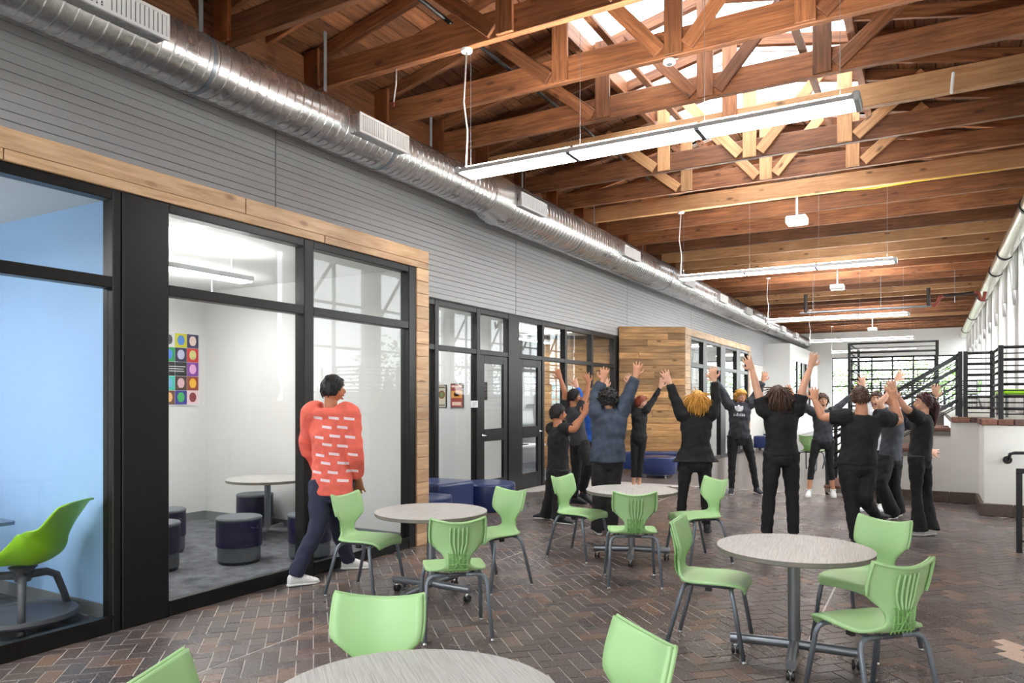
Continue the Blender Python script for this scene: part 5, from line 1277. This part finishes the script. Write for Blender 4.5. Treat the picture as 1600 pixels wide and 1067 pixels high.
def S(cx, cy, k, d):
    """joints given in a zoomed crop -> photograph pixels"""
    return {n: (cx+v[0]/k, cy+v[1]/k, v[2] if len(v) > 2 else 0) for n, v in d.items()}
A_ = (840, 540, 3.555); B_ = (1020, 540, 3.558); C_ = (1240, 540, 3.335); D_ = (380, 560, 2.668)
# -- red hoodie walking past the storefront
r1, P, H, lat, fwd = person('person walking in a red hoodie with white dashes and white trainers', 6.4, S(*D_, dict(head=(374, 128), sl=(290, 228, .05), sr=(440, 236, -.03), el=(268, 360, .18), wl=(300, 468, .3), tl=(325, 500, .35), er=(466, 390, -.05), wr=(478, 500, .1), tr=(482, 545, .16),
    hl=(325, 525), hr=(415, 525), kl=(310, 700, -.1), al=(215, 884, -.12), fl=(275, 955, -.05), kr=(395, 700, .2), ar=(438, 858, .5), fr=(505, 905, .55))),
    'skin_tan', ('short', 'hair_black'), ('hoodie', 'cloth_red', .12), ('trouser', 'cloth_navy'), ('shoe_white', 'shoe_white'), (.75, -.55), (.45, -.85), 1.08, seed=3)
rr_ = random.Random(4)
# -- group with raised arms
person('person in a black t-shirt with short black hair facing the denim jacket, one arm up', 9.55, S(*A_, dict(head=(112, 376), sl=(80, 462, .12), sr=(150, 466, -.1), er=(205, 462, -.22), wr=(262, 372, -.2), tr=(290, 310, -.2), el=(190, 455, .3), wl=(255, 390, .4), tl=(275, 340, .4),
    hl=(98, 690, .09), hr=(128, 695, -.09), kl=(78, 815, .1), al=(52, 905, .25), fl=(15, 935, .3), kr=(120, 830, -.05), ar=(115, 965, -.1), fr=(180, 998, -.15))),
    'skin_tan', ('short', 'hair_black'), ('tee', 'cloth_black', .06), ('wide', 'cloth_black'), ('shoe_dark', 'shoe_white'), (.95, -.2), (.95, -.25), 1.12, mouth=True, seed=9)
person('shouting man in a charcoal t-shirt with one knee raised beside the blue top', 11.2, S(*A_, dict(head=(202, 285), sl=(158, 350, .1), sr=(240, 352, -.1), el=(150, 258, 0), wl=(126, 182), tl=(100, 120), er=(268, 280, -.1), wr=(285, 208, -.1), tr=(262, 140, -.1),
    hl=(214, 545, .08), hr=(250, 545, -.08), kl=(215, 690, .1), al=(203, 845, .1), fl=(245, 888, .05), kr=(285, 665, -.25), ar=(248, 805, -.1), fr=(300, 880, -.15))),
    'skin_tan', ('short', 'hair_black'), ('tee', 'cloth_char'), ('trouser', 'cloth_black'), ('shoe_dark', 'shoe_dark'), (.95, .05), (.9, -.1), 1.1, mouth=True, up_foot='r', seed=12)
person('person in a bright blue top next to the denim jacket', 12.2, S(*A_, dict(head=(308, 285), sl=(262, 335), sr=(330, 340), el=(238, 275), wl=(218, 230), tl=(200, 185), er=(362, 290), wr=(376, 232), tr=(382, 185),
    hl=(268, 530), hr=(318, 530), kl=(255, 660), al=(243, 790), fl=(232, 845), kr=(320, 660), ar=(318, 795), fr=(325, 840))),
    'skin_light', ('long', 'hair_blond'), ('long', 'cloth_blue'), ('trouser', 'cloth_black'), ('shoe_white', 'shoe_white'), (-.3, .9), (-.2, .9), .95, mouth=True, seed=15)
person('person in a faded denim jacket with curly black hair, both arms up', 8.7, S(*A_, dict(head=(392, 300), sl=(332, 372), sr=(462, 368), el=(328, 268, .1), wl=(362, 196, .1), tl=(372, 140, .1), er=(505, 272), wr=(546, 168), tr=(562, 72),
    hl=(355, 625), hr=(425, 625), kl=(348, 810), al=(340, 1000), fl=(325, 1045, .2), kr=(412, 815), ar=(402, 1005), fr=(405, 1048, .2))),
    'skin_mid', ('curly', 'hair_black'), ('jacket', 'denim', .06), ('wide', 'cloth_black'), ('shoe_dark', 'shoe_white'), (.3, -.95), (.1, -1), 1.15, seed=18, flip=(1, -1))
person('red haired person in a black peplum top and cropped leggings by the cedar wall', 12.6, S(*A_, dict(head=(576, 318), sl=(530, 358, .06), sr=(604, 355, -.06), el=(516, 280), wl=(512, 210), tl=(500, 155), er=(648, 292), wr=(682, 232), tr=(700, 172),
    hl=(540, 510), hr=(584, 510), kl=(536, 640), al=(534, 775), fl=(545, 815), kr=(572, 640), ar=(562, 775), fr=(580, 815))),
    'skin_light', ('bun', 'hair_red'), ('long', 'cloth_black', .02), ('capri', 'cloth_black'), ('shoe_dark', 'shoe_white'), (.85, .45), (.5, .8), .88, mouth=True, seed=21)
person('person with orange blond hair in a flared black cardigan, arms raised', 8.85, S(*B_, dict(head=(247, 318), sl=(165, 385), sr=(322, 380), el=(122, 292), wl=(92, 205), tl=(62, 140), er=(350, 300), wr=(340, 190), tr=(330, 100),
    hl=(188, 640), hr=(285, 640), kl=(168, 810), al=(152, 1010), fl=(150, 1055, .2), kr=(292, 815), ar=(300, 1015), fr=(305, 1055, .2))),
    'skin_light', ('bob', 'hair_blond'), ('flare', 'cloth_black', .0), ('legging', 'cloth_black'), ('shoe_dark', 'shoe_dark'), (0, -1), (0, -1), 1.08, seed=24)
r8, P8, H8, lat8, fwd8 = person('laughing person with bleached hair in a charcoal logo hoodie', 12.5, S(*B_, dict(head=(488, 288), sl=(422, 328), sr=(545, 322), el=(378, 245), wl=(340, 188), tl=(292, 145), er=(585, 255), wr=(612, 196), tr=(632, 135),
    hl=(445, 510), hr=(515, 510), kl=(440, 640), al=(438, 762), fl=(434, 812, -.15), kr=(548, 632), ar=(576, 762), fr=(600, 815, -.15))),
    'skin_mid', ('quiff', 'hair_blond'), ('hoodie', 'cloth_char', .02), ('jogger', 'cloth_black'), ('shoe_dark', 'shoe_white'), (.1, 1), (0, 1), 1.0, mouth=True, seed=27)
person('person with a dark bob in a black t-shirt, arms in a wide V', 8.3, S(*B_, dict(head=(697, 295), sl=(618, 362), sr=(805, 358), el=(578, 240), wl=(553, 135), tl=(520, 65), er=(838, 225), wr=(878, 115), tr=(898, 55),
    hl=(668, 605), hr=(762, 605), kl=(648, 820), al=(632, 1030), fl=(628, 1080, .2), kr=(775, 820), ar=(782, 1030), fr=(788, 1080, .2))),
    'skin_light', ('bob', 'hair_brown'), ('tee', 'cloth_black'), ('trouser', 'cloth_black'), ('shoe_dark', 'shoe_dark'), (0, -1), (0, -1), 1.08, seed=30)
person('cheering person with outstretched grey sleeves at the foot of the stair', 12.1, S(*C_, dict(head=(150, 288), sl=(100, 345), sr=(205, 342), el=(40, 300), wl=(-8, 250), tl=(-38, 205), er=(255, 300), wr=(305, 255), tr=(340, 215),
    hl=(122, 500), hr=(185, 500), kl=(98, 600), al=(80, 745), fl=(74, 785, -.15), kr=(190, 605), ar=(206, 748), fr=(210, 790, -.15))),
    'skin_mid', ('bun', 'hair_brown'), ('long', 'cloth_char'), ('capri', 'cloth_black'), ('shoe_white', 'shoe_white'), (-.15, .95), (0, 1), .95, mouth=True, seed=33)
person('man with short brown hair in a black t-shirt, elbows bent', 7.95, S(*C_, dict(head=(347, 270), sl=(252, 372), sr=(462, 378), el=(152, 372, .1), wl=(112, 290, .15), tl=(104, 205, .2), er=(548, 392, .1), wr=(528, 290, .15), tr=(505, 205, .2),
    hl=(285, 615), hr=(375, 615), kl=(300, 800), al=(322, 995), fl=(320, 1040, .2), kr=(375, 800, -.05), ar=(425, 880, .25), fr=(462, 905, .3))),
    'skin_mid', ('short', 'hair_brown'), ('tee', 'cloth_black'), ('jogger', 'cloth_black'), ('shoe_dark', 'shoe_dark'), (.15, -1), (0, -1), 1.2, up_foot='r', seed=36)
person('shouting person in a white patterned shirt beside the man with bent elbows', 10.6, S(*C_, dict(head=(432, 280), sl=(388, 350), sr=(478, 345), el=(372, 268), wl=(365, 212), tl=(352, 150), er=(492, 262), wr=(535, 178), tr=(572, 128),
    hl=(398, 540), hr=(460, 540), kl=(385, 680), al=(372, 830), fl=(345, 865, -.1), kr=(450, 680), ar=(455, 830), fr=(450, 868, -.1))),
    'skin_light', ('short', 'hair_brown'), ('long', 'cloth_white'), ('trouser', 'cloth_black'), ('shoe_white', 'shoe_white'), (-.5, .8), (-.3, .9), .98, mouth=True, seed=39)
person('person in a slate grey t-shirt leaning back beside the ponytail', 9.9, S(*C_, dict(head=(508, 270), sl=(475, 372, -.1), sr=(572, 368, .1), el=(452, 300, -.1), wl=(492, 250, -.1), tl=(512, 195, -.1), er=(640, 455, .15), wr=(700, 548, .2), tr=(752, 562, .2),
    hl=(480, 585, -.09), hr=(522, 585, .09), kl=(455, 725, -.15), al=(520, 850, -.05), fl=(490, 890, -.1), kr=(520, 715, .1), ar=(545, 835, .15), fr=(525, 872, .1))),
    'skin_light', ('short', 'hair_brown'), ('tee', 'cloth_grey', .02), ('wide', 'cloth_black'), ('shoe_dark', 'shoe_white'), (-.9, .1), (-.85, -.3), 1.12, mouth=True, seed=42)
person('person with a long dark red ponytail and flared black trousers', 8.7, S(*C_, dict(head=(682, 298), sl=(640, 372, -.12), sr=(712, 370, .12), el=(578, 318, -.2), wl=(528, 248, -.2), tl=(503, 178, -.2), er=(724, 322, .25), wr=(735, 272, .25), tr=(742, 215, .25),
    hl=(640, 585, -.1), hr=(672, 585, .1), kl=(640, 760, -.08), al=(655, 925, -.1), fl=(595, 965, -.05), kr=(695, 760, .08), ar=(715, 945, -.05), fr=(650, 985, -.1))),
    'skin_light', ('tail', 'hair_darkred'), ('tee', 'cloth_black', .05), ('flare', 'cloth_black'), ('shoe_white', 'shoe_white'), (-.95, -.25), (-.9, -.35), 1.0, seed=45)
# apply the surface modifiers in one go, then wrinkle the cloth
bpy.context.view_layer.update(); dg = bpy.context.evaluated_depsgraph_get(); done = []
for ob, wr_, sd in REMESH: done.append((ob, bpy.data.meshes.new_from_object(ob.evaluated_get(dg)), wr_, sd))
for ob, me, wr_, sd in done:
    ob.modifiers.clear(); old = ob.data; ob.data = me; bpy.data.meshes.remove(old); me.name = ob.name
    nv = len(me.vertices)
    if wr_:
        co = np.empty(nv*3); me.vertices.foreach_get('co', co); no = np.empty(nv*3); me.vertex_normals.foreach_get('vector', no)
        c3 = co.reshape(-1, 3); n3 = no.reshape(-1, 3)
        x, y_, z = c3[:, 0]+sd*.37, c3[:, 1]-sd*.21, c3[:, 2]
        warp = np.sin(x*11+z*5+sd)*.6+np.sin(y_*13-z*7)*.6
        h_ = .5*np.sin(z*38+warp*2.2+x*14)+.35*np.sin(z*61-x*33+y_*27+sd)+.25*np.sin(x*55+y_*49+z*20)
        co = (c3+n3*(h_*wr_*.55)[:, None]).ravel(); me.vertices.foreach_set('co', co)
    me.polygons.foreach_set('use_smooth', [True]*len(me.polygons)); me.update()
# ---- print on the red hoodie: white dashes laid on the cloth
from mathutils.bvhtree import BVHTree
def drape(ob, mb, toward, name, mat, root, lift=.003, soft=False):
    bv = BVHTree.FromPolygons([v.co for v in ob.data.vertices], [tuple(p.vertices) for p in ob.data.polygons])
    rl = Vector(root.location); out = []
    for v in mb.v:
        p = Vector(v)-rl; hit = bv.ray_cast(p+toward*.5, -toward, 1.0)
        if hit[0] is None:
            if not soft: return None
            hit = bv.find_nearest(p)
        out.append(tuple(hit[0]+toward*lift+rl))
    m2 = MB(); m2.add(out, mb.f); return m2.build(name, mat, ob)
hd = [c for c in r1.children if c.name.startswith('hoodie')][0]
tw = Vector((SN, -CS, 0)); plain('print_white', (238, 214, 220), .7)
for i in range(8):
    for q in range(4):
        uu = 485+q*26+(13 if i % 2 else 0)+rr_.uniform(-3, 3); vv = 652+i*14+rr_.uniform(-2, 2)
        b = MB(); n_ = 5
        for k in range(n_+1):
            b.v += [tuple(at(uu+k*3.2, vv+k*.35, 6.2)), tuple(at(uu+k*3.2, vv+k*.35+4.2, 6.2))]
        b.f = [(2*k, 2*k+1, 2*k+3, 2*k+2) for k in range(n_)]
        drape(hd, b, tw, 'printed_dash', M['print_white'], r1)
# ---- chest logo, lettering and pocket on the charcoal hoodie
hd = [c for c in r8.children if c.name.startswith('hoodie')][0]
cu = bpy.data.curves.new('lettering', 'FONT'); cu.body = 'adidas'; cu.size = .1; cu.align_x = 'CENTER'; cu.resolution_u = 2
to = bpy.data.objects.new('lettering', cu); COL.objects.link(to); bpy.context.view_layer.update()
tm = bpy.data.meshes.new_from_object(to.evaluated_get(bpy.context.evaluated_depsgraph_get())); bpy.data.objects.remove(to)
rt = Vector((CS, SN, 0)); upv = Vector((0, 0, 1))
bm = bmesh.new(); bm.from_mesh(tm); bmesh.ops.subdivide_edges(bm, edges=[e for e in bm.edges if e.calc_length() > .03], cuts=2); bmesh.ops.triangulate(bm, faces=bm.faces)
c0 = at(1155.5, 650, 12.36); b = MB()
b.v = [tuple(c0+rt*(v.co.x*.78)+upv*(v.co.y*.78)) for v in bm.verts]; b.f = [tuple(v.index for v in f.verts) for f in bm.faces]; bm.free()
plain('logo_white', (226, 228, 230), .7); drape(hd, b, tw, 'lettering', M['logo_white'], r8, .006, True)
c1 = c0+upv*.085
for ang in (-38, 0, 38):
    a = math.radians(ang); d = rt*math.sin(a)+upv*math.cos(a); e = rt*math.cos(a)-upv*math.sin(a)
    for (f0, f1) in ((.0, .2), (.27, .42), (.49, .64), (.71, 1.0)):
        b = MB(); n_ = 6; Lf = .105
        hw = lambda t: .034*math.sin(PI*min(1, .12+t*.88))**.7
        for k in range(n_+1):
            t = f0+(f1-f0)*k/n_; w2 = hw(t) if t < .999 else .004
            b.v += [tuple(c1+d*(Lf*t)-e*w2), tuple(c1+d*(Lf*t)+e*w2)]
        b.f = [(2*k, 2*k+1, 2*k+3, 2*k+2) for k in range(n_)]; drape(hd, b, tw, 'logo_leaf', M['logo_white'], r8, .006, True)
pk = MB(); pc_ = [(-.15, -.12), (.15, -.12), (.15, -.06), (.1, .06), (-.1, .06), (-.15, -.06)]; c2 = at(1155, 672, 12.36)
gridp = []
for i in range(7):
    t = i/6; z = -.1+t*.17; hw2 = .15 if t < .35 else .15-.06*(t-.35)/.65
    for j in range(9): pk.v.append(tuple(c2+rt*(hw2*(-1+j/4))+upv*z))
pk.f = [(i*9+j, i*9+j+1, (i+1)*9+j+1, (i+1)*9+j) for i in range(6) for j in range(8)]
plain('cloth_pocket', (44, 46, 52), .85); drape(hd, pk, tw, 'pocket', M['cloth_pocket'], r8, .012, True)
